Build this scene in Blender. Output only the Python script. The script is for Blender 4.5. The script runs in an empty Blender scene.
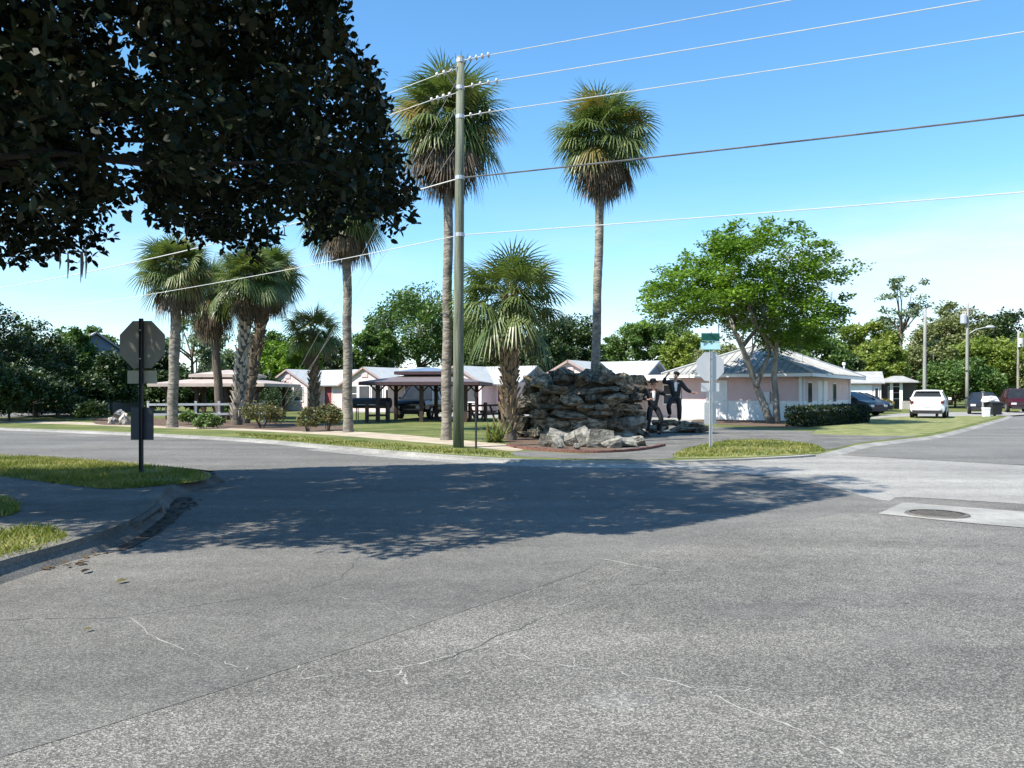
import bpy, bmesh, math, random
import numpy as np
from mathutils import Vector, Matrix

random.seed(11)
RNG = np.random.default_rng(11)
S = bpy.context.scene
COL = S.collection
R = math.radians

# ---------------------------------------------------------------- camera
CAM_H, F, HX, HY = 1.45, 830.0, 512.0, 394.0
cam_d = bpy.data.cameras.new("camera")
cam = bpy.data.objects.new("camera", cam_d)
COL.objects.link(cam)
cam.location = (0, 0, CAM_H)
cam.rotation_euler = (R(90), 0, 0)
cam_d.sensor_width = 36.0
cam_d.lens = F / 1024 * 36.0
cam_d.shift_y = 10.0 / 1024
cam_d.clip_start = 0.05
cam_d.clip_end = 3000
S.camera = cam

# ---------------------------------------------------------------- light
SUN_EL, SUN_AZ = 50.0, (-0.862, -0.507)          # direction towards the sun on the ground
to_sun = Vector((SUN_AZ[0] * math.cos(R(SUN_EL)), SUN_AZ[1] * math.cos(R(SUN_EL)), math.sin(R(SUN_EL))))
W = bpy.data.worlds.new("World")
S.world = W
W.use_nodes = True
wn, wl = W.node_tree.nodes, W.node_tree.links
bg = wn["Background"]
sky = wn.new("ShaderNodeTexSky")
sky.sky_type = 'NISHITA'
sky.sun_disc = False
sky.sun_elevation = R(SUN_EL)
sky.sun_rotation = math.atan2(SUN_AZ[0], SUN_AZ[1])
sky.air_density, sky.dust_density, sky.ozone_density = 1.0, 0.15, 5.0
bg.inputs[1].default_value = 0.118
# thin high cloud low in the sky
tc = wn.new("ShaderNodeTexCoord")
mp = wn.new("ShaderNodeMapping"); mp.inputs['Scale'].default_value = (1.0, 1.0, 4.5); mp.inputs['Location'].default_value = (0.35, 0.1, 0.0)
nz = wn.new("ShaderNodeTexNoise"); nz.inputs['Scale'].default_value = 2.4; nz.inputs['Detail'].default_value = 7; nz.inputs['Roughness'].default_value = 0.58
rp = wn.new("ShaderNodeValToRGB")
rp.color_ramp.elements[0].position = 0.44; rp.color_ramp.elements[0].color = (0, 0, 0, 1)
rp.color_ramp.elements[1].position = 0.75; rp.color_ramp.elements[1].color = (0.75, 0.75, 0.75, 1)
sx = wn.new("ShaderNodeSeparateXYZ")
rz = wn.new("ShaderNodeMapRange"); rz.inputs[1].default_value = 0.24; rz.inputs[2].default_value = 0.06
mu = wn.new("ShaderNodeMath"); mu.operation = 'MULTIPLY'
mx = wn.new("ShaderNodeMix"); mx.data_type = 'RGBA'; mx.inputs[7].default_value = (4.3, 4.6, 4.8, 1)
wl.new(tc.outputs['Generated'], mp.inputs[0]); wl.new(mp.outputs[0], nz.inputs['Vector']); wl.new(nz.outputs['Fac'], rp.inputs[0])
wl.new(tc.outputs['Generated'], sx.inputs[0]); wl.new(sx.outputs['Z'], rz.inputs[0])
wl.new(rp.outputs[0], mu.inputs[0]); wl.new(rz.outputs[0], mu.inputs[1])
hx = wn.new("ShaderNodeMapRange"); hx.inputs[1].default_value = -.05; hx.inputs[2].default_value = .5; hx.inputs[3].default_value = 0.0; hx.inputs[4].default_value = .55; hx.clamp = True
rz2 = wn.new("ShaderNodeMapRange"); rz2.inputs[1].default_value = 0.21; rz2.inputs[2].default_value = 0.12; hm = wn.new("ShaderNodeMath"); hm.operation = 'MULTIPLY_ADD'; hm.use_clamp = True; pass
wob = wn.new("ShaderNodeMath"); wob.operation = 'MULTIPLY_ADD'; wob.inputs[1].default_value = -.16
wl.new(nz.outputs['Fac'], wob.inputs[0]); wl.new(sx.outputs['Z'], wob.inputs[2]); rz2.inputs[1].default_value = .125; rz2.inputs[2].default_value = .055
wl.new(sx.outputs['X'], hx.inputs[0]); wl.new(wob.outputs[0], rz2.inputs[0]); wl.new(hx.outputs[0], hm.inputs[0]); wl.new(rz2.outputs[0], hm.inputs[1]); wl.new(mu.outputs[0], hm.inputs[2])
wl.new(hm.outputs[0], mx.inputs[0]); hs = wn.new("ShaderNodeHueSaturation"); hs.inputs['Hue'].default_value = 0.492; hs.inputs['Saturation'].default_value = 1.14; hs.inputs['Value'].default_value = 1.1
wl.new(sky.outputs[0], hs.inputs['Color']); wl.new(hs.outputs[0], mx.inputs[6]); wl.new(mx.outputs[2], bg.inputs[0])

sd = bpy.data.lights.new("sun", 'SUN')
sd.energy = 4.7
sd.angle = R(0.53)
sd.color = (1.0, 0.945, 0.85)
so = bpy.data.objects.new("sun", sd)
COL.objects.link(so)
so.rotation_euler = (-to_sun).to_track_quat('-Z', 'Y').to_euler()
so.location = (-20, -12, 40)

S.view_settings.view_transform = 'Standard'
S.view_settings.look = 'None'
S.view_settings.exposure = 1.0
S.view_settings.gamma = 1.0
S.view_settings.use_curve_mapping = False
S.render.engine = 'CYCLES'
S.cycles.max_bounces = 6
S.cycles.diffuse_bounces = 3
S.cycles.transmission_bounces = 4
S.cycles.caustics_reflective = False
S.cycles.caustics_refractive = False
S.cycles.use_denoising = True

# ---------------------------------------------------------------- helpers
def G(px, py, z=0.0):
    """survey: where a sight line meets the level z"""
    Y = (CAM_H - z) * F / (py - HY)
    return Vector(((px - HX) / F * Y, Y, z))

def P(px, py, Y):
    """survey: point on a sight line at range Y"""
    return Vector(((px - HX) / F * Y, Y, CAM_H + (HY - py) / F * Y))

def put(name, data, parent=None, loc=(0, 0, 0), rz=0.0):
    o = bpy.data.objects.new(name, data)
    COL.objects.link(o)
    o.location = loc
    o.rotation_euler = (0, 0, rz)
    if parent is not None:
        o.parent = parent
    return o

def tag(o, label, cat, group=None):
    o["label"] = label
    o["category"] = cat
    if group:
        o["group"] = group
    return o

def thing(name, label, cat, loc=(0, 0, 0), rz=0.0, group=None):
    o = put(name, None, None, loc, rz)
    o.empty_display_size = 0.2
    return tag(o, label, cat, group)

def copy_tree(o, parent=None):
    c = o.copy()
    COL.objects.link(c)
    if parent is not None:
        c.parent = parent
    for ch in list(o.children):
        copy_tree(ch, c)
    return c

class MB:
    def __init__(s):
        s.v, s.f, s.m = [], [], []
    def face(s, pts, m=0):
        b = len(s.v); s.v += [tuple(p) for p in pts]; s.f.append(tuple(range(b, b + len(pts)))); s.m.append(m)
    def box(s, c, d, rz=0.0, m=0, rot=None):
        b = len(s.v); hx, hy, hz = d[0] / 2, d[1] / 2, d[2] / 2
        M_ = rot if rot is not None else Matrix.Rotation(rz, 3, 'Z')
        for x, y, z in ((-1, -1, -1), (1, -1, -1), (1, 1, -1), (-1, 1, -1), (-1, -1, 1), (1, -1, 1), (1, 1, 1), (-1, 1, 1)):
            q = M_ @ Vector((x * hx, y * hy, z * hz)); s.v.append((c[0] + q.x, c[1] + q.y, c[2] + q.z))
        for q in ((3, 2, 1, 0), (4, 5, 6, 7), (0, 1, 5, 4), (1, 2, 6, 5), (2, 3, 7, 6), (3, 0, 4, 7)):
            s.f.append(tuple(b + i for i in q)); s.m.append(m)
    def bx(s, x0, x1, y0, y1, z0, z1, m=0):
        s.box(((x0 + x1) / 2, (y0 + y1) / 2, (z0 + z1) / 2), (x1 - x0, y1 - y0, z1 - z0), 0, m)
    def prism(s, pts, z0, z1, m=0):
        n = len(pts); b = len(s.v)
        s.v += [(p[0], p[1], z0) for p in pts] + [(p[0], p[1], z1) for p in pts]
        s.f.append(tuple(b + i for i in reversed(range(n)))); s.f.append(tuple(b + n + i for i in range(n))); s.m += [m, m]
        for i in range(n):
            j = (i + 1) % n
            s.f.append((b + i, b + j, b + n + j, b + n + i)); s.m.append(m)
    def prism_xz(s, pts, y0, y1, m=0):
        n = len(pts); b = len(s.v)
        s.v += [(p[0], y0, p[1]) for p in pts] + [(p[0], y1, p[1]) for p in pts]
        s.f.append(tuple(b + i for i in range(n))); s.f.append(tuple(b + n + i for i in reversed(range(n)))); s.m += [m, m]
        for i in range(n):
            j = (i + 1) % n
            s.f.append((b + j, b + i, b + n + i, b + n + j)); s.m.append(m)
    def tube(s, pts, rad, n=8, m=0, cap=True):
        pts = [Vector(p) for p in pts]; k = len(pts)
        if not hasattr(rad, '__len__'): rad = [rad] * k
        b = len(s.v); ref = Vector((0.13, 0.99, 0.07))
        for i, p in enumerate(pts):
            t = (pts[min(i + 1, k - 1)] - pts[max(i - 1, 0)]).normalized()
            u = t.cross(ref)
            if u.length < 0.05: u = t.cross(Vector((1, 0, 0)))
            u.normalize(); w = t.cross(u)
            for j in range(n):
                a = 2 * math.pi * j / n
                q = p + (u * math.cos(a) + w * math.sin(a)) * rad[i]; s.v.append(tuple(q))
        for i in range(k - 1):
            for j in range(n):
                j2 = (j + 1) % n
                s.f.append((b + i * n + j, b + i * n + j2, b + (i + 1) * n + j2, b + (i + 1) * n + j)); s.m.append(m)
        if cap:
            s.f.append(tuple(b + j for j in reversed(range(n)))); s.f.append(tuple(b + (k - 1) * n + j for j in range(n))); s.m += [m, m]
    def build(s, name, mats, parent=None, loc=(0, 0, 0), rz=0.0, smooth=False, bevel=0.0):
        me = bpy.data.meshes.new(name)
        me.from_pydata(s.v, [], s.f)
        bm = bmesh.new(); bm.from_mesh(me)
        bmesh.ops.recalc_face_normals(bm, faces=bm.faces)
        bm.to_mesh(me); bm.free()
        for mm in (mats if isinstance(mats, (list, tuple)) else [mats]): me.materials.append(mm)
        me.polygons.foreach_set('material_index', s.m)
        if smooth: me.polygons.foreach_set('use_smooth', [True] * len(me.polygons))
        me.update()
        o = put(name, me, parent, loc, rz)
        if bevel:
            bv = o.modifiers.new('bevel', 'BEVEL'); bv.width = bevel; bv.segments = 2; bv.limit_method = 'ANGLE'
        return o

def poly_mesh(name, V, mats, mi=None, rnd=None):
    """many loose faces of k corners each: V is (N, k, 3)"""
    V = np.asarray(V, dtype=np.float32); N, k = V.shape[:2]
    me = bpy.data.meshes.new(name)
    me.vertices.add(N * k); me.vertices.foreach_set('co', V.ravel())
    me.loops.add(N * k); me.loops.foreach_set('vertex_index', np.arange(N * k, dtype=np.int32))
    me.polygons.add(N); me.polygons.foreach_set('loop_start', np.arange(N, dtype=np.int32) * k)
    for mm in (mats if isinstance(mats, (list, tuple)) else [mats]): me.materials.append(mm)
    if mi is not None: me.polygons.foreach_set('material_index', np.asarray(mi, dtype=np.int32))
    me.update(calc_edges=True)
    if rnd is None: rnd = RNG.random(N)
    at = me.attributes.new('vary', 'FLOAT', 'POINT')
    at.data.foreach_set('value', np.repeat(np.asarray(rnd, dtype=np.float32), k))
    return me

def mat(name, c1, c2=None, scale=4.0, rough=0.8, bump=0.0, bscale=None, spec=0.3, metal=0.0, detail=6.0, lo=0.35, hi=0.65, stretch=(1, 1, 1)):
    m = bpy.data.materials.new(name); m.use_nodes = True
    n, l = m.node_tree.nodes, m.node_tree.links
    b = n['Principled BSDF']
    b.inputs['Roughness'].default_value = rough; b.inputs['Metallic'].default_value = metal
    b.inputs['Specular IOR Level'].default_value = spec
    c2 = c2 or tuple(x * 0.8 for x in c1)
    t = n.new('ShaderNodeTexCoord'); mp_ = n.new('ShaderNodeMapping'); mp_.inputs['Scale'].default_value = stretch
    l.new(t.outputs['Object'], mp_.inputs[0])
    z = n.new('ShaderNodeTexNoise'); z.inputs['Scale'].default_value = scale; z.inputs['Detail'].default_value = detail; z.inputs['Roughness'].default_value = 0.62
    r = n.new('ShaderNodeValToRGB')
    r.color_ramp.elements[0].position = lo; r.color_ramp.elements[0].color = (*c1, 1)
    r.color_ramp.elements[1].position = hi; r.color_ramp.elements[1].color = (*c2, 1)
    l.new(mp_.outputs[0], z.inputs['Vector']); l.new(z.outputs['Fac'], r.inputs[0]); l.new(r.outputs[0], b.inputs['Base Color'])
    if bump:
        z2 = n.new('ShaderNodeTexNoise'); z2.inputs['Scale'].default_value = bscale or scale * 3; z2.inputs['Detail'].default_value = 5
        bp = n.new('ShaderNodeBump'); bp.inputs['Strength'].default_value = 1.0; bp.inputs['Distance'].default_value = bump
        l.new(mp_.outputs[0], z2.inputs['Vector']); l.new(z2.outputs['Fac'], bp.inputs['Height']); l.new(bp.outputs[0], b.inputs['Normal'])
    return m

def leaf_mat(name, cols, trans=0.3, rough=0.5, spec=0.35, clump=0.5):
    """cols: dark to light leaf colours, picked by leaf and by clump"""
    m = bpy.data.materials.new(name); m.use_nodes = True
    n, l = m.node_tree.nodes, m.node_tree.links
    b = n['Principled BSDF']; out = n['Material Output']
    a = n.new('ShaderNodeAttribute'); a.attribute_name = 'vary'
    t = n.new('ShaderNodeTexCoord'); z = n.new('ShaderNodeTexNoise'); z.inputs['Scale'].default_value = clump; z.inputs['Detail'].default_value = 3
    ad = n.new('ShaderNodeMath'); ad.operation = 'MULTIPLY_ADD'; ad.inputs[1].default_value = 0.5
    sc = n.new('ShaderNodeMapRange'); sc.inputs[1].default_value = 0.3; sc.inputs[2].default_value = 0.7; sc.inputs[3].default_value = 0.0; sc.inputs[4].default_value = 0.5
    r = n.new('ShaderNodeValToRGB')
    while len(r.color_ramp.elements) < len(cols): r.color_ramp.elements.new(0.5)
    for i, c in enumerate(cols):
        e = r.color_ramp.elements[i]; e.position = i / (len(cols) - 1) * 0.9 + 0.05; e.color = (*c, 1)
    l.new(t.outputs['Object'], z.inputs['Vector']); l.new(z.outputs['Fac'], sc.inputs[0]); l.new(a.outputs['Fac'], ad.inputs[0]); l.new(sc.outputs[0], ad.inputs[2])
    l.new(ad.outputs[0], r.inputs[0]); l.new(r.outputs[0], b.inputs['Base Color'])
    b.inputs['Roughness'].default_value = rough; b.inputs['Specular IOR Level'].default_value = spec
    if trans:
        tr = n.new('ShaderNodeBsdfTranslucent'); mxs = n.new('ShaderNodeMixShader'); mxs.inputs[0].default_value = trans
        br = n.new('ShaderNodeMix'); br.data_type = 'RGBA'; br.blend_type = 'MULTIPLY'; br.inputs[0].default_value = 1.0; br.inputs[7].default_value = (1.5, 1.6, 0.7, 1)
        l.new(r.outputs[0], br.inputs[6]); l.new(br.outputs[2], tr.inputs['Color'])
        l.new(b.outputs[0], mxs.inputs[1]); l.new(tr.outputs[0], mxs.inputs[2]); l.new(mxs.outputs[0], out.inputs['Surface'])
    return m

def unit(v):
    return v / np.maximum(np.linalg.norm(v, axis=-1, keepdims=True), 1e-9)

def leaves(C, length, width, up=0.0, hexa=True, jit=0.35, dirs=None):
    """leaf outlines at points C; up > 0 turns the blades towards level"""
    N = len(C)
    nrm = RNG.normal(size=(N, 3)); nrm = unit(nrm); nrm[:, 2] = np.abs(nrm[:, 2]) + up; nrm = unit(nrm)
    d = RNG.normal(size=(N, 3)) if dirs is None else dirs + RNG.normal(size=(N, 3)) * 0.5
    d = unit(d - nrm * (d * nrm).sum(1, keepdims=True)); w = np.cross(nrm, d)
    L = length * (1 + jit * (RNG.random((N, 1)) * 2 - 1)); Wd = width * (1 + jit * (RNG.random((N, 1)) * 2 - 1))
    if hexa:
        return np.stack([C, C + d * L * .3 + w * Wd * .45 + nrm * Wd * .12, C + d * L * .7 + w * Wd * .42 + nrm * Wd * .1, C + d * L - nrm * L * .08,
                         C + d * L * .7 - w * Wd * .42 + nrm * Wd * .1, C + d * L * .3 - w * Wd * .45 + nrm * Wd * .12], 1)
    return np.stack([C, C + d * L * .5 + w * Wd * .5, C + d * L, C + d * L * .45 - w * Wd * .5], 1)

def sheet(name, pts, z, m, kind='structure', parent=None):
    me = bpy.data.meshes.new(name)
    me.from_pydata([(p[0], p[1], z) for p in pts], [], [tuple(range(len(pts)))])
    if me.polygons[0].normal.z < 0: me.flip_normals()
    me.materials.append(m)
    o = put(name, me, parent)
    if kind: o['kind'] = kind
    return o

def smooth_line(pts, n=6):
    pts = [Vector(p) for p in pts]; out = []
    for i in range(len(pts) - 1):
        p0, p1, p2, p3 = pts[max(i - 1, 0)], pts[i], pts[i + 1], pts[min(i + 2, len(pts) - 1)]
        for k in range(n):
            t = k / n
            out.append(0.5 * ((2 * p1) + (p2 - p0) * t + (2 * p0 - 5 * p1 + 4 * p2 - p3) * t * t + (3 * p1 - p0 - 3 * p2 + p3) * t ** 3))
    out.append(pts[-1]); return out

def inside(pts, poly):
    """points (N,2) inside polygon"""
    x, y = pts[:, 0], pts[:, 1]; c = np.zeros(len(pts), bool); n = len(poly)
    for i in range(n):
        x1, y1 = poly[i][0], poly[i][1]; x2, y2 = poly[i - 1][0], poly[i - 1][1]
        c ^= ((y1 > y) != (y2 > y)) & (x < (x2 - x1) * (y - y1) / ((y2 - y1) or 1e-9) + x1)
    return c
# ---------------------------------------------------------------- materials
def asphalt(name, c1, c2, grain=90.0, patch=0.35, bump=0.004, speck=0.5, dark=(0.03, 0.03, 0.032)):
    m = bpy.data.materials.new(name); m.use_nodes = True
    n, l = m.node_tree.nodes, m.node_tree.links
    b = n['Principled BSDF']; b.inputs['Roughness'].default_value = 0.85; b.inputs['Specular IOR Level'].default_value = 0.25
    t = n.new('ShaderNodeTexCoord')
    z1 = n.new('ShaderNodeTexNoise'); z1.inputs['Scale'].default_value = patch; z1.inputs['Detail'].default_value = 8; z1.inputs['Roughness'].default_value = 0.6
    r1 = n.new('ShaderNodeValToRGB'); r1.color_ramp.elements[0].position = 0.34; r1.color_ramp.elements[1].position = 0.66
    r1.color_ramp.elements[0].color = (*c1, 1); r1.color_ramp.elements[1].color = (*c2, 1)
    vo = n.new('ShaderNodeTexVoronoi'); vo.inputs['Scale'].default_value = grain
    r2 = n.new('ShaderNodeValToRGB'); r2.color_ramp.elements[0].position = 0.05; r2.color_ramp.elements[1].position = 0.95
    k0, k1 = 1 - speck, 1 + speck * 1.5
    em = r2.color_ramp.elements.new(.62); em.color = (.93, .93, .93, 1)
    r2.color_ramp.elements[0].color = (k0, k0, k0 * 1.0, 1); r2.color_ramp.elements[2].color = (k1, k1, k1 * .98, 1)
    sp = n.new('ShaderNodeSeparateColor'); mm = n.new('ShaderNodeMix'); mm.data_type = 'RGBA'; mm.blend_type = 'MULTIPLY'; mm.inputs[0].default_value = 1
    z3 = n.new('ShaderNodeTexNoise'); z3.inputs['Scale'].default_value = 5.0; z3.inputs['Detail'].default_value = 9; z3.inputs['Roughness'].default_value = 0.72
    r3 = n.new('ShaderNodeValToRGB'); r3.color_ramp.elements[0].position = 0.3; r3.color_ramp.elements[1].position = 0.7
    r3.color_ramp.elements[0].color = (.80, .80, .80, 1); r3.color_ramp.elements[1].color = (1.16, 1.16, 1.15, 1)
    m3 = n.new('ShaderNodeMix'); m3.data_type = 'RGBA'; m3.blend_type = 'MULTIPLY'; m3.inputs[0].default_value = 1
    bp = n.new('ShaderNodeBump'); bp.inputs['Distance'].default_value = bump; bp.inputs['Strength'].default_value = 1
    for a in (z1, z3): l.new(t.outputs['Object'], a.inputs['Vector'])
    l.new(t.outputs['Object'], vo.inputs['Vector']); l.new(vo.outputs['Color'], sp.inputs[0]); l.new(sp.outputs[0], r2.inputs[0])
    l.new(z1.outputs['Fac'], r1.inputs[0]); l.new(r1.outputs[0], mm.inputs[6]); l.new(r2.outputs[0], mm.inputs[7])
    l.new(z3.outputs['Fac'], r3.inputs[0]); l.new(mm.outputs[2], m3.inputs[6]); l.new(r3.outputs[0], m3.inputs[7])
    mw = n.new('ShaderNodeMapping'); mw.inputs['Rotation'].default_value = (0, 0, R(-57)); mw.inputs['Scale'].default_value = (.10, 1.1, 1)
    zw = n.new('ShaderNodeTexNoise'); zw.inputs['Scale'].default_value = 1.0; zw.inputs['Detail'].default_value = 4
    rw_ = n.new('ShaderNodeValToRGB'); rw_.color_ramp.elements[0].position = .36; rw_.color_ramp.elements[1].position = .64; rw_.color_ramp.elements[0].color = (.84, .84, .845, 1); rw_.color_ramp.elements[1].color = (1.1, 1.1, 1.09, 1)
    mz = n.new('ShaderNodeMix'); mz.data_type = 'RGBA'; mz.blend_type = 'MULTIPLY'; mz.inputs[0].default_value = 1
    l.new(t.outputs['Object'], mw.inputs[0]); l.new(mw.outputs[0], zw.inputs['Vector']); l.new(zw.outputs['Fac'], rw_.inputs[0]); l.new(m3.outputs[2], mz.inputs[6]); l.new(rw_.outputs[0], mz.inputs[7])
    l.new(mz.outputs[2], b.inputs['Base Color']); l.new(vo.outputs['Distance'], bp.inputs['Height']); l.new(bp.outputs[0], b.inputs['Normal'])
    return m

M = {}
M['asphalt'] = asphalt('asphalt coarse', (.132, .125, .113), (.198, .188, .170), 135, speck=.56, bump=.003)
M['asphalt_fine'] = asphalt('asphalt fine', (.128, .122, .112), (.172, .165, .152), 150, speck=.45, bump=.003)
M['asphalt_pale'] = asphalt('asphalt worn pale', (.25, .24, .222), (.33, .318, .295), 100, speck=.3)
M['asphalt_old'] = asphalt('asphalt old', (.150, .145, .134), (.20, .193, .178), 90, speck=.4)
M['concrete'] = asphalt('concrete', (.25, .243, .225), (.35, .338, .315), 130, patch=.8, speck=.15, bump=.002)
M['concrete_old'] = asphalt('old walk', (.115, .11, .10), (.185, .178, .163), 110, patch=1.2, speck=.3, bump=.003)
M['sand'] = mat('sandy walk', (.46, .39, .30), (.30, .25, .18), 1.2, .95, .01, 20)
M['lawn'] = mat('lawn', (.065, .095, .020), (.165, .170, .050), .55, .95, .05, 9, detail=10)
M['lawn_dry'] = mat('dry lawn', (.09, .125, .030), (.27, .26, .115), 1.5, .95, .04, 14, detail=10)
M['mulch'] = mat('mulch', (.17, .115, .08), (.09, .062, .045), 7, .95, .04, 30)
M['mulch_dark'] = mat('wet gutter dirt', (.045, .034, .025), (.10, .085, .07), 9, .95, .01, 30)
M['crack'] = mat('crack filler', (.36, .35, .32), (.22, .212, .195), 9, .9)
M['crack_dark'] = mat('crack dark', (.05, .05, .05), (.075, .075, .075), 30, .9)
M['brick'] = mat('edging brick', (.20, .09, .07), (.13, .068, .055), 9, .9, .005, 40)
M['iron'] = mat('cast iron', (.10, .093, .085), (.16, .145, .125), 14, .75, .002, 60, metal=.2)
M['rock'] = mat('dark weathered limestone', (.060, .048, .033), (.50, .42, .30), 4.2, .95, .10, 11, detail=10, lo=.38, hi=.68)
for k_ in ('rock',):
    n_, l_ = M[k_].node_tree.nodes, M[k_].node_tree.links
    oi = n_.new('ShaderNodeObjectInfo'); mr = n_.new('ShaderNodeMapRange'); mr.inputs[3].default_value = .42; mr.inputs[4].default_value = 1.3
    hv = n_.new('ShaderNodeHueSaturation'); l_.new(oi.outputs['Random'], mr.inputs[0]); l_.new(mr.outputs[0], hv.inputs['Value'])
    src = n_['Principled BSDF'].inputs['Base Color'].links[0].from_socket; l_.new(src, hv.inputs['Color']); l_.new(hv.outputs[0], n_['Principled BSDF'].inputs['Base Color'])
M['rock_pale'] = mat('pale limestone', (.10, .095, .082), (.34, .325, .28), 3.0, .95, .03, 9, detail=9)
M['white'] = mat('white paint', (.80, .79, .77), (.72, .71, .69), 2.0, .55)
M['roof_white'] = mat('white metal roof', (.44, .455, .45), (.36, .375, .37), 1.0, .6)
M['pink_pale'] = mat('pale pink stucco', (.70, .55, .52), (.62, .48, .455), 1.4, .85, .003, 40)
M['pink'] = mat('pink stucco', (.70, .50, .475), (.63, .44, .42), 1.6, .85, .003, 40)
M['slate'] = mat('blue grey siding and gable shade', (.17, .225, .31), (.14, .185, .26), 2, .7)
M['glass'] = mat('dark glass', (.018, .021, .024), (.03, .034, .037), 1.0, .10, spec=.3)
M['screen'] = mat('porch screen', (.075, .075, .08), (.055, .055, .058), 2.0, .75)
M['door_red'] = mat('dull red door', (.26, .07, .075), (.22, .06, .065), 3, .6)
M['roof_grey'] = mat('weathered ribbed roof', (.40, .395, .375), (.27, .268, .262), 1.3, .65, .004, 10, detail=9)
M['brown'] = mat('dark stained timber', (.040, .024, .020), (.065, .040, .032), 5, .7, .003, 30)
M['roof_maroon'] = mat('dull maroon roof', (.17, .145, .148), (.13, .11, .115), 2, .5)
M['rake_shade'] = mat('pink trim in shade tone', (.40, .29, .27), (.34, .25, .23), 2, .7)
M['brown_fascia'] = mat('maroon brown fascia', (.075, .045, .05), (.055, .034, .038), 4, .6)
M['roof_pink'] = mat('pinkish white roof', (.46, .39, .34), (.36, .30, .26), 1.2, .6)
M['metal_roof'] = mat('bluish metal roof', (.33, .36, .42), (.25, .28, .34), 1.0, .28, metal=.5, spec=.5)
M['post_wood'] = mat('greenish treated pole', (.22, .235, .17), (.095, .105, .075), 3, .85, .008, 18, stretch=(7, 7, .4))
M['post_grey'] = mat('grey pole', (.33, .32, .28), (.22, .21, .185), 3, .85, .005, 18, stretch=(4, 4, .5))
M['galv'] = mat('galvanised steel', (.52, .53, .54), (.44, .45, .46), 8, .45, metal=.4)
M['sign_back'] = mat('aluminium sign back', (.56, .57, .58), (.50, .51, .52), 3, .5, metal=.15)
M['sign_back_shade'] = mat('shade toned sign back', (.24, .23, .20), (.19, .185, .165), 2, .6)
M['sign_shade'] = mat('shade toned panel', (.055, .06, .075), (.045, .05, .06), 2, .55)
M['sign_cream'] = mat('cream plate', (.42, .40, .31), (.36, .34, .27), 3, .6)
M['sign_red'] = mat('sign red', (.45, .02, .02), (.4, .02, .02), 3, .45)
M['sign_green'] = mat('sign green', (.012, .10, .075), (.01, .085, .065), 3, .4)
M['sign_aqua'] = mat('pale blue green plate', (.42, .66, .66), (.36, .60, .62), 3, .45)
M['dark_steel'] = mat('dark painted steel', (.02, .021, .024), (.03, .03, .032), 8, .5)
M['porcelain'] = mat('porcelain', (.62, .60, .56), (.5, .48, .45), 5, .25)
M['wire'] = mat('pale cable', (.60, .60, .58), (.5, .5, .48), 3, .5)
M['wire_dark'] = mat('dark cable', (.06, .06, .062), (.16, .16, .16), 1.5, .6)
M['bark'] = mat('brown bark', (.085, .065, .050), (.16, .135, .105), 4, .95, .03, 14, stretch=(3, 3, .7))
M['bark_shade'] = mat('bark darkened for shade', (.03, .024, .02), (.055, .045, .037), 5, .95, .02, 20)
M['bark_pale'] = mat('pale mottled bark', (.13, .11, .09), (.34, .31, .26), 3, .95, .02, 14, stretch=(2, 2, .6))
M['palm_trunk'] = mat('ringed palm trunk', (.115, .10, .085), (.31, .275, .225), 2.6, .95, .05, 4, stretch=(1.5, 1.5, 3.2), detail=10)
M['boot'] = mat('old leaf bases', (.36, .27, .17), (.14, .095, .06), 3.2, .95, .01, 20)
M['boot_pale'] = mat('pale leaf bases', (.55, .50, .42), (.30, .26, .21), 3.2, .95, .01, 20)
M['moss'] = leaf_mat('spanish moss', [(.13, .14, .11), (.22, .23, .18)], .2)
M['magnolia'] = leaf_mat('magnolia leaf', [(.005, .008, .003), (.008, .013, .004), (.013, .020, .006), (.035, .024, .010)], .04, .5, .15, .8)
M['palm'] = leaf_mat('palm frond', [(.06, .10, .028), (.115, .16, .05), (.20, .23, .09)], .2, .4, .45, 1.2)
M['palm_yellow'] = leaf_mat('yellowing frond', [(.17, .145, .04), (.26, .20, .07)], .25, .5, .3, 1.2)
M['palm_dead'] = leaf_mat('dead frond', [(.075, .057, .040), (.14, .108, .078), (.21, .165, .12)], .15, .8, .1, 1.0)
M['l_oak'] = leaf_mat('oak foliage', [(.032, .068, .014), (.062, .118, .024), (.10, .165, .038), (.14, .21, .055)], .22, clump=.35)
M['l_dark'] = leaf_mat('dark foliage', [(.014, .032, .009), (.032, .060, .015), (.058, .095, .025)], .15, clump=.35)
M['l_bright'] = leaf_mat('bright foliage', [(.06, .125, .012), (.115, .205, .022), (.18, .27, .035)], .28, clump=.6)
M['l_yellow'] = leaf_mat('yellow green foliage', [(.10, .15, .024), (.18, .235, .042), (.27, .31, .08)], .28, clump=.35)
M['l_olive'] = leaf_mat('olive foliage', [(.085, .105, .035), (.15, .172, .06), (.22, .235, .095)], .2, clump=.35)
M['l_grey'] = leaf_mat('grey green foliage', [(.07, .11, .055), (.12, .165, .08), (.16, .20, .11)], .2, clump=.6)
M['l_box'] = leaf_mat('clipped hedge leaf', [(.008, .016, .006), (.016, .030, .010), (.028, .048, .016)], .08, clump=1.5)
M['l_shrub'] = leaf_mat('shrub leaf', [(.05, .07, .02), (.11, .12, .04), (.16, .14, .06), (.20, .13, .07)], .2, clump=1.2)
M['l_plant'] = leaf_mat('bright plant leaf', [(.06, .12, .03), (.13, .19, .06), (.22, .27, .12)], .2, clump=2)
M['grass'] = leaf_mat('grass blade', [(.055, .085, .014), (.12, .15, .028), (.23, .22, .065), (.42, .36, .18)], .25, .6, .15, .9)
M['litter'] = leaf_mat('fallen leaves', [(.035, .024, .017), (.075, .05, .03), (.14, .10, .06)], .0, .8, .1, 2)
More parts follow.
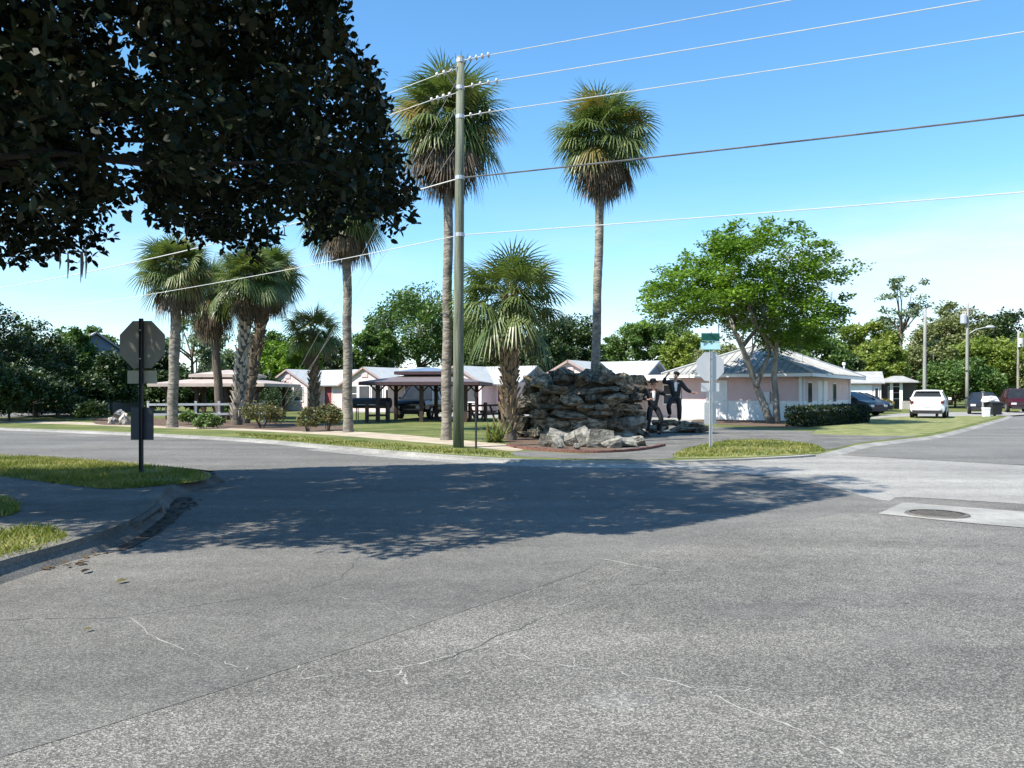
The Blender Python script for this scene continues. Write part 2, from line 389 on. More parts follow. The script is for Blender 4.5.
M['car_white'] = mat('white car paint', (.80, .81, .83), (.78, .79, .81), 1, .22, spec=.5)
M['car_black'] = mat('black car paint', (.012, .012, .014), (.018, .018, .02), 1, .2, spec=.6)
M['car_dark'] = mat('dark grey car paint', (.03, .032, .036), (.036, .038, .042), 1, .22, spec=.6)
M['car_maroon'] = mat('maroon car paint', (.05, .006, .010), (.04, .005, .009), 1, .25, spec=.5)
M['car_silver'] = mat('silver car paint', (.42, .45, .50), (.38, .41, .46), 1, .25, metal=.3)
M['rubber'] = mat('tyre rubber', (.016, .016, .016), (.025, .025, .024), 8, .85)
M['rim'] = mat('alloy', (.42, .42, .43), (.36, .36, .37), 8, .35, metal=.7)
M['plastic'] = mat('black plastic', (.022, .022, .024), (.03, .03, .032), 5, .6)
M['lamp_red'] = mat('tail lamp', (.13, .012, .012), (.10, .01, .01), 5, .2)
M['lamp_clear'] = mat('head lamp', (.65, .66, .68), (.55, .56, .58), 5, .12)
M['skin'] = mat('painted skin', (.42, .24, .17), (.36, .20, .14), 5, .6)
M['suit'] = mat('black suit paint', (.012, .012, .014), (.02, .02, .022), 5, .55)
M['bin'] = mat('dark bin plastic', (.016, .022, .032), (.012, .018, .028), 3, .5)

# ---------------------------------------------------------------- ground, roads, kerbs
sheet('ground', [(-1400, -400), (1400, -400), (1400, 1800), (-1400, 1800)], -0.05, M['lawn'])
A_ = Vector((-.857, .515, 0)); B_ = Vector((.55, .835, 0)); THETA = R(-32)
ca = Vector((-6, 19, 0)); nb = Vector((.515, .857, 0))
sheet('road_surface', [(-14, -30), (60, -70), (60, 6), (175, 200), (140, 222), (26, 52), (12, 30), (0, 26), (-8, 31), (-240, 175), (-240, 140), (-14, 12)], 0.0, M['asphalt'])

ZB = 0.07
edge_px = [(0, 428), (120, 432.5), (240, 438.5), (330, 446), (400, 452), (500, 458.8), (600, 461.3), (680, 461), (760, 458.2), (812, 455), (834, 450.5), (862, 444), (900, 439.5), (945, 433), (1003, 418)]
edge = smooth_line([G(x, y, ZB) for x, y in edge_px], 5)
def flared(mb, pts, z0, z1, w):
    n = len(pts); area = sum(pts[i - 1].x * pts[i].y - pts[i].x * pts[i - 1].y for i in range(n)); sg = 1 if area > 0 else -1; low = []
    for i in range(n):
        t = (pts[(i + 1) % n] - pts[i - 1]); t.z = 0; t.normalize(); low.append((pts[i].x + t.y * sg * w, pts[i].y - t.x * sg * w, z0))
    top = [(p.x, p.y, z1) for p in pts]; mb.face(top)
    for i in range(n): j = (i + 1) % n; mb.face([top[i], top[j], low[j], low[i]], 1)
far_l = G(0, 428, ZB) + A_ * 250
far_r = G(1003, 418, ZB) + B_ * 200
block = [far_l] + edge + [far_r, Vector((100, 260, 0)), Vector((-240, 260, 0))]
mb = MB(); flared(mb, block, -.03, ZB, .35)
o = mb.build('lawn_ground', [M['lawn'], M['asphalt_pale']]); o['kind'] = 'structure'
# concrete kerb strip along the corner
def strip(pts, w, off=0.0):
    pts = [Vector((p[0], p[1], 0)) for p in pts]; L, Rr = [], []
    for i, p in enumerate(pts):
        t = (pts[min(i + 1, len(pts) - 1)] - pts[max(i - 1, 0)]).normalized(); nn = Vector((-t.y, t.x, 0))
        L.append(p + nn * (off + w / 2)); Rr.append(p + nn * (off - w / 2))
    return L, Rr
def ribbon(name, pts, w, z0, z1, m, off=0.0):
    L, Rr = strip(pts, w, off); mb = MB(); n = len(L); b = 0
    for i in range(n): mb.v += [(L[i].x, L[i].y, z0), (L[i].x, L[i].y, z1), (Rr[i].x, Rr[i].y, z1), (Rr[i].x, Rr[i].y, z0)]
    for i in range(n - 1):
        for j in range(3):
            mb.f.append((i * 4 + j, i * 4 + j + 1, i * 4 + j + 5, i * 4 + j + 4)); mb.m.append(0)
    mb.f += [(0, 1, 2, 3), tuple((n - 1) * 4 + k for k in (3, 2, 1, 0))]; mb.m += [0, 0]
    o = mb.build(name, m); o['kind'] = 'structure'; return o
ribbon('kerb_strip', [far_l] + edge[:46], 0.18, -.06, ZB + .012, M['concrete'], -0.0)
ribbon('gutter_strip', edge[15:49], 0.55, -.05, .006, M['asphalt_pale'], -0.42)

# surfaces on the far block
def gsheet(name, px, z, m):
    return sheet(name, smooth_line([G(x, y, z) for x, y in px + px[:1]], 4)[:-1], z, m)
gsheet('sandy_path', [(-60, 421.5), (60, 424), (150, 427.5), (240, 430.5), (330, 435), (400, 440.5), (470, 446.5), (515, 451), (520, 446), (470, 441), (400, 434.5), (330, 430), (240, 427), (150, 424.5), (60, 421.5), (-60, 419)], ZB + .0015, M['sand'])
gsheet('grass_verge', [(235, 433), (330, 439), (400, 444.5), (470, 450), (508, 453.5), (500, 457), (400, 450.5), (330, 444.5), (250, 437.5)], ZB + .0025, M['lawn_dry'])
gsheet('mulch_bed', [(505, 440), (516, 447), (535, 450), (600, 452.5), (640, 450.5), (662, 446.5), (662, 432), (590, 428), (520, 430)], ZB + .0035, M['mulch'])
gsheet('planting_bed', [(95, 417), (96, 424), (150, 425.5), (240, 428.5), (330, 431.5), (335, 425), (240, 421.5), (150, 418)], ZB + .0035, M['mulch'])
gsheet('driveway', [(508, 453), (524, 456.5), (600, 459), (668, 459), (676, 453), (690, 447), (730, 441.5), (790, 441), (818, 446), (828, 449.5), (860, 442.6), (896, 438.4), (912, 434.5), (800, 431), (720, 427), (668, 424), (640, 440), (600, 453), (530, 451)], ZB + .0045, M['concrete_old'])
gsheet('grass_island', [(672, 456.5), (690, 449), (726, 441.5), (760, 440), (806, 444), (824, 450), (815, 453.5), (760, 456.5), (690, 458.5)], ZB + .006, M['lawn_dry'])
gsheet('house_bed', [(690, 423), (740, 425.5), (800, 428), (812, 423), (760, 420), (700, 419)], ZB + .006, M['mulch'])
gsheet('parking_pad', [(640, 432), (700, 425), (690, 418), (655, 415), (560, 413), (440, 414), (440, 417), (560, 419)], ZB + .0025, M['concrete'])
gsheet('lawn_strip', [(812, 434), (900, 436), (940, 431.5), (992, 418.2), (1004, 414), (960, 413), (880, 416), (830, 424)], ZB + .0055, M['lawn_dry'])
gsheet('car_track', [(858, 421), (905, 416.5), (1010, 415.5), (1030, 412.5), (1000, 411.5), (900, 413.5)], ZB + .0075, M['concrete'])
gsheet('side_road', [(-80, 419), (20, 417), (88, 415), (84, 411.5), (-80, 412.5)], ZB + .0025, M['asphalt_old'])

# patches of other asphalt on the crossing
gsheet('asphalt_patch', [(-260, 830), (0, 757), (150, 712), (300, 665), (450, 615), (600, 563), (545, 549), (420, 545), (300, 545), (150, 548), (90, 556), (0, 585), (-200, 640)], .0022, M['asphalt_fine'])
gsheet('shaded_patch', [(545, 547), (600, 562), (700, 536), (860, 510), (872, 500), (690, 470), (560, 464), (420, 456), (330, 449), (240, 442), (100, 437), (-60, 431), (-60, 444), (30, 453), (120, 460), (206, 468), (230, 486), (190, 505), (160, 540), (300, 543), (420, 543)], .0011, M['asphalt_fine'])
gsheet('worn_patch', [(640, 466), (760, 461.5), (830, 455.5), (860, 456.5), (1030, 466), (1200, 476), (1200, 516), (1024, 504), (905, 497), (880, 500), (800, 480), (700, 470)], .0045, M['asphalt_pale'])
sheet('concrete_strip', [G(x, y, .012) for x, y in [(878, 513), (903, 502), (1024, 511), (1300, 532), (1300, 560), (1024, 527), (960, 521.5)]], .0065, M['concrete'])
sheet('old_road_patch', [G(x, y, .006) for x, y in [(862, 455.5), (1024, 464.5), (1300, 480), (1300, 400.5), (1046, 400.3), (1003, 418.2), (945, 433.4), (900, 440)]], .0032, M['asphalt_old'])

# cracks and seams
def crack(px, w, m, z=.0016, jit=.022, kids=0):
    pts = smooth_line([G(x, y, z) for x, y in px], 7)
    pts = [p + Vector((random.uniform(-jit, jit), random.uniform(-jit, jit), 0)) for p in pts]
    L, Rr = [], []
    for i, p in enumerate(pts):
        t = (pts[min(i + 1, len(pts) - 1)] - pts[max(i - 1, 0)]).normalized(); nn = Vector((-t.y, t.x, 0)); ww = w * random.uniform(.12, .8)
        L.append(p + nn * ww / 2); Rr.append(p - nn * ww / 2)
    mb = MB()
    for i in range(len(pts) - 1):
        if random.random() < .94: mb.face([L[i], L[i + 1], Rr[i + 1], Rr[i]])
    o = mb.build('road_crack', m); o['kind'] = 'structure'
crack([(300, 679), (355, 672), (400, 668), (450, 655), (490, 645), (522, 631)], .022, M['crack'])
crack([(398, 668), (402, 676), (404, 684)], .02, M['crack'])
crack([(300, 662), (303, 676)], .016, M['crack'])
crack([(500, 652), (560, 664), (610, 671), (665, 680), (705, 690), (752, 690)], .02, M['crack'])
crack([(705, 690), (742, 707), (790, 727), (828, 745), (862, 770), (900, 800)], .022, M['crack'])
crack([(545, 549), (590, 556), (640, 566), (682, 571)], .035, M['crack'])
crack([(625, 586), (650, 582), (664, 572), (655, 566)], .016, M['crack_dark'])
crack([(0, 620), (60, 618), (120, 617), (200, 605), (290, 592), (340, 578), (360, 555)], .014, M['crack_dark'], .0034)
crack([(522, 631), (540, 622), (556, 608), (575, 601)], .012, M['crack'])
crack([(450, 655), (462, 662), (470, 672)], .012, M['crack'])
crack([(575, 666), (572, 655), (580, 648)], .012, M['crack'])
crack([(700, 689), (722, 686), (752, 688)], .014, M['crack'])
crack([(130, 617), (160, 640), (215, 660), (250, 668)], .014, M['crack'], .0034)
crack([(340, 596), (380, 606), (415, 618)], .012, M['crack'], .0034)
crack([(440, 660), (520, 628), (540, 618), (570, 612)], .014, M['crack_dark'])

# near corner: kerbed walk and grass
ZK = 0.12
kerb_px = [(-60, 598), (0, 577), (72, 555), (112, 540), (138, 526), (153, 513), (160, 502), (176, 492), (205, 484), (215, 477)]
kerb = smooth_line([G(x, y, 0) for x, y in kerb_px], 5)
tail = smooth_line([G(x, y, ZK) for x, y in [(214, 477), (204, 471), (120, 461.5), (0, 452.5)]], 5)[1:]
near_block = [Vector((-160, -30, 0)), Vector((-9.5, -30, 0)), Vector((-5.2, 0, 0))] + kerb + tail + [G(0, 452.5, ZK) + A_ * 170]
mb = MB(); flared(mb, near_block, -.03, ZK, .22)
o = mb.build('corner_walk', [M['concrete_old'], M['concrete_old']]); o['kind'] = 'structure'
kk = kerb[:34]
kr = ribbon('kerb', [Vector((-5.2, 0, 0))] + kk, 0.17, -.05, ZK + .02, M['concrete_old'], 0.04)
NEAR_GRASS = [
    [(-70, 452), (0, 455.5), (60, 459), (120, 463.5), (180, 469.5), (207, 475), (206, 480), (160, 486), (110, 489), (60, 484), (0, 477), (-70, 474)],
    [(-90, 574), (0, 562), (50, 549), (68, 541), (64, 533), (40, 528), (0, 531), (-90, 536)],
    [(-60, 499), (0, 498), (16, 503), (20, 511), (0, 517), (-60, 519)],
]
gpoly = []
for i, px in enumerate(NEAR_GRASS):
    pts = smooth_line([G(x, y, ZK) for x, y in px + px[:1]], 4)[:-1]; gpoly.append(pts)
    sheet('grass_soil', pts, ZK + .006, M['lawn_dry'])
crack([(-40, 522), (0, 524), (50, 527), (62, 531)], .06, M['concrete'], ZK + .006, .01)

def grass_field(name, polys, dens, h, z, w=.012):
    out = []
    for pts in polys:
        xs = [p.x for p in pts]; ys = [p.y for p in pts]; ar = (max(xs) - min(xs)) * (max(ys) - min(ys)); n = int(ar * dens)
        q = np.stack([RNG.uniform(min(xs), max(xs), n), RNG.uniform(min(ys), max(ys), n)], 1)
        out.append(q[inside(q, pts)])
    q = np.concatenate(out); n = len(q)
    patch = np.sin(q[:, 0] * 2.1 + np.sin(q[:, 1] * 1.7)) * np.sin(q[:, 1] * 2.7 + 1.3) + RNG.normal(size=n) * .6
    q = q[patch > -.45]; n = len(q)
    hh = h * RNG.uniform(.35, 1.15, n); an = RNG.uniform(0, 6.283, n); ln = RNG.normal(size=(n, 2)) * .55
    c = np.stack([q[:, 0], q[:, 1], np.full(n, z)], 1); wv = np.stack([np.cos(an), np.sin(an), np.zeros(n)], 1) * w
    tip = c + np.stack([ln[:, 0] * hh, ln[:, 1] * hh, hh], 1)
    me = poly_mesh(name, np.stack([c - wv, c + wv, tip], 1), M['grass'])
    o = put(name, me); o['kind'] = 'stuff'; tag(o, 'short sunlit grass growing beside the paved walk', 'grass'); return o
o = grass_field('grass', gpoly, 1500, .075, ZK, .009)
tag(o, 'short tufted grass around the near corner walk', 'grass')
verge = [smooth_line([G(x, y, ZB) for x, y in px + px[:1]], 4)[:-1] for px in [
    [(235, 433), (330, 439), (400, 444.5), (470, 450), (508, 453.5), (500, 457), (400, 450.5), (330, 444.5), (250, 437.5)]]]
o = grass_field('grass', verge, 420, .065, ZB, .014)
tag(o, 'narrow verge of thin dry grass between kerb and sandy path', 'grass')
isl = [smooth_line([G(x, y, ZB) for x, y in px + px[:1]], 4)[:-1] for px in [
    [(672, 456.5), (690, 449), (726, 441.5), (760, 440), (806, 444), (824, 450), (815, 453.5), (760, 456.5), (690, 458.5)]]]
o = grass_field('grass', isl, 480, .06, ZB + .02, .014)
tag(o, 'grass island with the pale stop sign standing in it', 'grass')

gsheet('gutter_dirt', [(118, 547), (146, 530), (162, 511), (172, 499), (192, 497), (186, 508), (172, 522), (150, 537), (124, 550)], .010, M['mulch_dark'])
ki = kerb[21]; kt = (kerb[24] - kerb[17]).normalized(); t = thing('storm_inlet', 'dark storm drain opening in the curved kerb at the near corner', 'storm drain', (ki.x, ki.y, 0), math.atan2(kt.y, kt.x))
for sg in (-1, 1):
    mb = MB(); mb.bx(sg * .62 - .07, sg * .62 + .07, -.12, .04, -.02, .125); mb.build('side_block', M['concrete_old'], t)
mb = MB(); mb.bx(-.55, .55, -.10, .0, .096, .128); mb.build('lintel', M['concrete_old'], t)
mb = MB(); mb.bx(-.55, .55, -.085, .0, -.01, .095); mb.build('throat_shade', M['dark_steel'], t)  # solid dark block stands for the shade inside the opening
# leaf litter in the gutter
lit = [smooth_line([G(x, y, .01) for x, y in px + px[:1]], 3)[:-1] for px in [[(112, 547), (150, 533), (165, 512), (178, 500), (200, 500), (185, 512), (168, 525), (140, 545)], [(40, 570), (110, 546), (80, 566)]]]
C = []
for pts in lit:
    xs = [p.x for p in pts]; ys = [p.y for p in pts]
    nl = int((max(xs) - min(xs)) * (max(ys) - min(ys)) * 85); q = np.stack([RNG.uniform(min(xs), max(xs), nl), RNG.uniform(min(ys), max(ys), nl)], 1); q = q[inside(q, pts)]
    C.append(np.concatenate([q, RNG.uniform(.006, .016, (len(q), 1))], 1))
C = np.concatenate(C)
o = put('leaf_litter', poly_mesh('leaf_litter', leaves(C, .085, .045, up=4.5), M['litter'])); o['kind'] = 'stuff'
tag(o, 'brown dead leaves gathered in the gutter below the kerb', 'leaves')
for px, py, s, lab in ((122, 581, .11, 'pale yellowish leaf lying alone on the asphalt near the kerb'), (86, 571, .12, 'brown curled leaf lying on asphalt just off the kerb'), (88, 629, .06, 'tiny pale leaf scrap lying on the open asphalt')):
    c = G(px, py, .018); mb = MB()
    pts = [(-.5, 0, 0), (-.2, .22, .10), (.2, .2, .12), (.55, 0, .02)]; pt2 = [(-.5, 0, 0), (.55, 0, .02), (.2, -.2, .10), (-.2, -.22, .14)]
    mb.face([Vector(p) * s for p in pts]); mb.face([Vector(p) * s for p in pt2])
    mm = M['litter'] if 'brown' in lab else M['palm_yellow']
    tag(mb.build('fallen_leaf', mm, None, c, random.uniform(0, 6)), lab, 'leaf')

# worn tar smears and oil drips on the crossing
for px, py, w_, h_, mm in ((760, 610, 60, 10, 'asphalt_fine'), (905, 640, 80, 12, 'asphalt_fine'), (620, 700, 46, 9, 'asphalt_old'), (960, 590, 70, 9, 'asphalt_fine')):
    gsheet('asphalt_stain', [(px + w_ * math.cos(a) * random.uniform(.6, 1.1), py + h_ * math.sin(a) * random.uniform(.6, 1.1)) for a in [i * .628 for i in range(10)]], .0044 if mm == 'asphalt_pale' else .0008, M[mm])
# manhole
c = G(937, 514, .010)
t = thing('manhole_cover', 'round cast iron manhole cover set in the pale concrete strip', 'manhole cover', c)
mb = MB(); n = 40
def ring(r0, r1, z0, z1):
    for i in range(n):
        a, b = 2 * math.pi * i / n, 2 * math.pi * (i + 1) / n
        mb.face([(r0 * math.cos(a), r0 * math.sin(a), z0), (r0 * math.cos(b), r0 * math.sin(b), z0), (r1 * math.cos(b), r1 * math.sin(b), z1), (r1 * math.cos(a), r1 * math.sin(a), z1)])
ring(.30, .345, .012, .012); ring(.345, .36, .012, -.004); mb.build('rim', M['iron'], t)
mb = MB(); mb.face([(.292 * math.cos(2 * math.pi * i / n), .292 * math.sin(2 * math.pi * i / n), .004) for i in range(n)])
for i in range(-5, 6):
    for j in range(-5, 6):
        if (i * i + j * j) * .05 ** 2 < .27 ** 2: mb.box((i * .05, j * .05, .008), (.028, .028, .007))
mb.build('lid', M['iron'], t)
# ---------------------------------------------------------------- foreground magnolia
CANOPY = [(-2000, 262), (0, 262), (30, 268), (50, 274), (78, 262), (92, 248), (112, 243), (120, 222), (116, 205), (128, 196), (146, 208), (152, 228), (185, 236), (205, 240), (235, 252), (258, 254), (272, 243), (284, 214), (296, 212), (300, 238), (322, 246), (338, 226), (352, 214), (372, 222), (396, 234), (412, 228), (415, 200), (408, 176), (400, 160), (386, 134), (384, 100), (372, 72), (352, 42), (342, 20), (338, 0), (338, -1), (470, -150), (620, -420), (900, -2500), (-2000, -2500)]
NOTCH = [[(112, 30), (136, 28), (140, 58), (124, 66)], [(116, 122), (138, 120), (140, 196), (120, 200)], [(0, 24), (14, 22), (16, 34), (0, 36)], [(160, 38), (176, 44), (170, 62)], [(196, 84), (212, 80), (210, 98)], [(96, 128), (110, 140), (100, 150)]]
SHADE = [G(x, y) for x, y in [(-420, 476), (-60, 474), (60, 478), (200, 471), (330, 467), (480, 463.5), (620, 462.5), (740, 464), (800, 468), (850, 477), (905, 490), (830, 497), (780, 508), (700, 522), (630, 534), (560, 532), (480, 546), (385, 559), (300, 549), (150, 552), (110, 553), (70, 543), (-60, 522), (-500, 516)]]
SHADE2 = [(p.x, p.y) for p in SHADE]
kx = -to_sun.x / to_sun.z; ky = -to_sun.y / to_sun.z

def proj(Q):
    return np.stack([HX + F * Q[:, 0] / Q[:, 1], HY - F * (Q[:, 2] - CAM_H) / Q[:, 1]], 1)
def canopy_ok(Q):
    p = proj(Q); p = p + 7 * np.stack([np.sin(Q[:, 2] * 9 + 2 * np.sin(Q[:, 1] * 7)), np.sin(Q[:, 0] * 8 + 2 * np.sin(Q[:, 1] * 6 + 1))], 1) + 5 * np.stack([np.sin(Q[:, 1] * 19 + Q[:, 2] * 5), np.sin(Q[:, 0] * 21)], 1); ok = inside(p, CANOPY) | (Q[:, 1] < 1.0)
    for nt in NOTCH: ok &= ~(inside(p, nt) & (Q[:, 1] > 1))
    g = np.stack([Q[:, 0] + kx * Q[:, 2], Q[:, 1] + ky * Q[:, 2]], 1)
    return ok & inside(g, SHADE2)
mag = thing('magnolia_tree', 'broad dark magnolia with big glossy leaves overhanging the near street corner', 'tree', (-8.6, 7.6, 0))
base = np.array([-8.6, 7.6, 0.0])
n = 900000
gx = RNG.uniform(-24, 6.5, n); gy = RNG.uniform(6, 18.5, n); gz = 2.9 + RNG.beta(1.6, 1.9, n) * 7.6
Q = np.stack([gx - kx * gz, gy - ky * gz, gz], 1)
e = ((Q[:, 0] + 6.4) / 8.2) ** 2 + ((Q[:, 1] - 8.8) / 6.8) ** 2 + ((Q[:, 2] - 6.4) / 5.0) ** 2
keep = (e < 1.0) & (Q[:, 2] > 2.4) & (Q[:, 1] > 5.6)
Q = Q[keep]; e = e[keep]; Q = Q[canopy_ok(Q)]
clp = np.sin(Q[:, 0] * 3.1 + 1.3 * np.sin(Q[:, 2] * 2.3)) + np.sin(Q[:, 1] * 2.7 + 1.1 * np.sin(Q[:, 0] * 2.1)) + np.sin(Q[:, 2] * 3.7 + np.sin(Q[:, 1] * 2.9))
Q = Q[clp > -.05]
# twig tips: a thinned set of points, each carrying a rosette of leaves
tips = Q[RNG.choice(len(Q), min(len(Q), 9800), replace=False)]
K = 15
off = RNG.normal(size=(len(tips), K, 3)); off = unit(off) * (RNG.random((len(tips), K, 1)) ** .5) * .15
C = (tips[:, None, :] + off).reshape(-1, 3); D = unit(off.reshape(-1, 3) + np.array([0, 0, .02]))
ok = canopy_ok(C); C, D = C[ok], D[ok]
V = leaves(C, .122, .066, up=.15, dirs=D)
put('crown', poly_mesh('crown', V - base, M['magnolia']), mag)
mb = MB()
mb.tube([(0, 0, -.1), (.05, .02, .6), (.0, .1, 1.6), (.12, .15, 2.8), (.2, .2, 4.5), (.1, .3, 6.5), (.1, .3, 8.6)], [.36, .29, .26, .24, .18, .11, .03], 12)
mb.build('trunk', M['bark'], mag, smooth=True)
mb = MB(); tt = tips - base
sel = tt[RNG.choice(len(tt), 46, replace=False)]
for s_ in sel:
    h0 = max(2.2, min(7.5, s_[2] - .35 * math.hypot(s_[0], s_[1]))); p0 = Vector((.12, .15, h0)); p1 = Vector(s_)
    mid = p0.lerp(p1, .5) + Vector((random.uniform(-.4, .4), random.uniform(-.4, .4), random.uniform(-.1, .4)))
    mid.z += .5; jj = lambda a: Vector((random.uniform(-a, a), random.uniform(-a, a), random.uniform(-a, a)))
    mb.tube(smooth_line([p0, p0.lerp(mid, .4) + jj(.18), mid + jj(.2), mid.lerp(p1, .4) + jj(.25), mid.lerp(p1, .75) + jj(.22), p1], 3), [.07 * (1 - .94 * (i / 15) ** .8) for i in range(16)], 6)
mb.build('limb', M['bark_shade'], mag, smooth=True)  # limb bark coloured darker for the shade under the crown
mb = MB()
for px, py, ln in ((68, 252, .30), (81, 252, .34), (82.5, 252, .28), (86, 250, .32), (60, 255, .16)):
    p = P(px, py, 9.2) - Vector(base)
    mb.tube([p, p + Vector((.005, 0, -ln * .5)), p + Vector((-.004, 0, -ln))], [.008, .012, .003], 5)
mb.build('moss_strands', M['wire_dark'], mag)

# ---------------------------------------------------------------- palms
def frond_faces(rad, el, az, pet, bl, nseg, droop, spread=115, w=.05):
    """one fan leaf: a stalk and a fan of narrow blades, as (quads, stalk quads)"""
    d = np.array([math.cos(el) * math.cos(az), math.cos(el) * math.sin(az), math.sin(el)])
    side = np.array([-math.sin(az), math.cos(az), 0.0]); up = np.cross(d, side) * -1
    tilt = random.gauss(0, .35); side, up = side * math.cos(tilt) + up * math.sin(tilt), up * math.cos(tilt) - side * math.sin(tilt)
    p0 = d * rad; tip = d * (rad + pet) + np.array([0, 0, -droop * .25 * pet])
    quads = []
    pw = .016
    st = [p0 + side * pw * 1.8, p0 - side * pw * 1.8, tip - side * pw, tip + side * pw]
    a = np.radians(np.linspace(-spread, spread, nseg)) + RNG.normal(size=nseg) * .02
    ln = bl * (.62 + .38 * np.cos(a * .72)) * RNG.uniform(.88, 1.08, nseg)
    dd = np.cos(a)[:, None] * d + np.sin(a)[:, None] * side + (.22 * np.abs(np.sin(a)))[:, None] * up
    dd = unit(dd); fw = unit(np.cross(dd, up + 0 * dd))
    dz = np.array([0, 0, -1.0])
    m1 = tip + dd * (ln * .5)[:, None] + dz * (droop * .10 * ln)[:, None]
    m2 = m1 + dd * (ln * .28)[:, None] + dz * (droop * .30 * ln)[:, None]
    m3 = m2 + unit(dd + dz * droop * 1.4) * (ln * .26)[:, None]
    b = tip + dd * .05
    W1, W2 = w, w * .62
    for q0, q1, w0, w1 in ((b, m1, W1 * .5, W1), (m1, m2, W1, W2), (m2, m3, W2, W2 * .12)):
        quads.append(np.stack([q0 + fw * w0 * .5, q0 - fw * w0 * .5, q1 - fw * w1 * .5, q1 + fw * w1 * .5], 1))
    return np.concatenate(quads), np.array(st)[None]

def palm(loc, h, r, label, lean=(0, 0), head=1.0, n_green=96, n_dead=34, skirt=1.0, boots=0, trunk_m='bark', boot_m='boot', curve=0.0, dead_lo=-88):
    """h: height of the growing point above the ground"""
    t = thing('cabbage_palm', label, 'palm tree', loc, 0, 'cabbage palms around the motel corner')
    pts, rad = [], []
    N = 64
    for i in range(N):
        u = i / (N - 1)
        pts.append(Vector((lean[0] * u + curve * math.sin(u * math.pi) + .012 * math.sin(u * 23), lean[1] * u + .012 * math.cos(u * 19), -.1 + (h + .1) * u)))
        rad.append(r * (1.28 - .9 * min(u * 4, .25) if u < .25 else 1.06 - .12 * u) * (1 + .022 * math.sin(i * 2.7) + random.uniform(-.018, .018)))
    mb = MB(); mb.tube(pts, rad, 14); tr = mb.build('trunk', M[trunk_m], t, smooth=True)
    top = pts[-1]
    if boots:
        Vb = []
        for i in range(boots):
            u = (i + .5) / boots; z = .15 + u * (h - .25); ang = i * 2.39996; c = Vector((lean[0] * z / h + curve * math.sin(z / h * math.pi), lean[1] * z / h, z))
            o_ = Vector((math.cos(ang), math.sin(ang), 0)); s_ = Vector((-math.sin(ang), math.cos(ang), 0)); rr = r * 1.0
            L_ = random.uniform(.22, .36); sk = random.choice((-1, 1)) * .10
            b0, b1 = c + o_ * rr + s_ * .085, c + o_ * rr - s_ * .085; tp = c + o_ * (rr + random.uniform(.09, .17)) + Vector((0, 0, L_)) + s_ * sk
            t0, t1 = tp + s_ * .045, tp - s_ * .045; k0, k1 = t0 - o_ * .05, t1 - o_ * .05
            Vb += [(b0, b1, t1, t0), (t0, t1, k1, k0), (b0, t0, k0, c + o_ * rr * .9 + s_ * .08), (t1, b1, c + o_ * rr * .9 - s_ * .08, k1)]
        put('leaf_bases', poly_mesh('leaf_bases', np.array([[tuple(p) for p in q] for q in Vb]), M[boot_m]), tr)
    Q, mi, rv = [], [], []
    def add(q, m_):
        Q.append(q); mi.append(np.full(len(q), m_)); rv.append(np.clip(random.random() * .8 + .1 + RNG.normal(size=len(q)) * .12, 0, 1))
    for i in range(n_green):
        u = (i + .5) / n_green
        el = math.asin(1 - 1.62 * u) + random.gauss(0, .08); az = i * 2.39996 + random.gauss(0, .15)
        age = u
        f_, s_ = frond_faces(.12, el, az, head * (random.choice((.5, .65, .8)) if u < .16 else random.choice((.4, .65, .85, .98))) * random.uniform(.9, 1.08), head * random.uniform(.82, 1.0), 24, .25 + .6 * age + (.2 if el < 0 else 0))
        m_ = 1 if (random.random() < .07 + .16 * max(0, age - .6) * 2) else 0
        add(f_, m_); add(s_, 1 if m_ else 0)
    for i in range(n_dead):
        el = R(random.uniform(dead_lo, -40)); az = i * 2.39996 + random.gauss(0, .3)
        f_, s_ = frond_faces(.14, el, az, head * random.uniform(.55, .9) * skirt, head * random.uniform(.6, .95) * skirt, 16, 1.3, 60, .045)
        add(f_, 2); add(s_, 2)
    Qa = np.concatenate(Q); mi = np.concatenate(mi); rv = np.concatenate(rv)
    g_ = mi < 2
    put('crown', poly_mesh('crown', Qa[g_] + np.array(top), [M['palm'], M['palm_yellow']], mi[g_], rv[g_]), t)
    if n_dead:
        put('dead_frond_skirt', poly_mesh('dead_frond_skirt', Qa[~g_] + np.array(top), M['palm_dead']), t)
    return t

def ground_at(px, py): return G(px, py, ZB)
palm(ground_at(446, 440), 9.75, .145, 'tallest palm with pale ringed trunk just behind the wooden utility pole', lean=(.1, 0), trunk_m='palm_trunk', head=1.1, n_dead=46, skirt=1.08)
g = P(594, 0, 29); palm((g.x, 29, ZB), 10.62, .15, 'tall palm with round head rising out of the dark rock mound', lean=(.30, 0), curve=-.02, trunk_m='palm_trunk', n_dead=46, head=1.14, skirt=1.0)
palm(ground_at(509, 440), 4.35, .20, 'short stout palm with brown leaf bases beside the rock mound', n_green=64, n_dead=3, head=1.12, boots=150, lean=(.05, 0), dead_lo=-60)
palm(ground_at(348, 432), 8.2, .165, 'slender palm with drooping dead skirt standing alone before the gabled cottages', lean=(-.05, 0), trunk_m='palm_trunk', n_dead=32, skirt=1.0)
palm(ground_at(314, 421.5), 4.55, .20, 'small young palm with criss-cross leaf bases in front of the cottage gables', n_green=46, n_dead=3, head=1.0, boots=110, dead_lo=-60)
palm(ground_at(172, 427.5), 6.6, .20, 'thick smooth trunked palm at the end of the white rail fence', lean=(.2, 0), trunk_m='palm_trunk', n_dead=26)
palm(ground_at(221, 423), 6.3, .19, 'leaning reddish trunked palm between the smooth palm and booted palms', lean=(-.45, 0), n_dead=34, skirt=1.1)
palm(ground_at(236, 425), 6.7, .22, 'palm with pale criss-cross leaf bases, its trunk crossing the twin palm', lean=(.6, .1), n_dead=34, boots=190, boot_m='boot_pale')
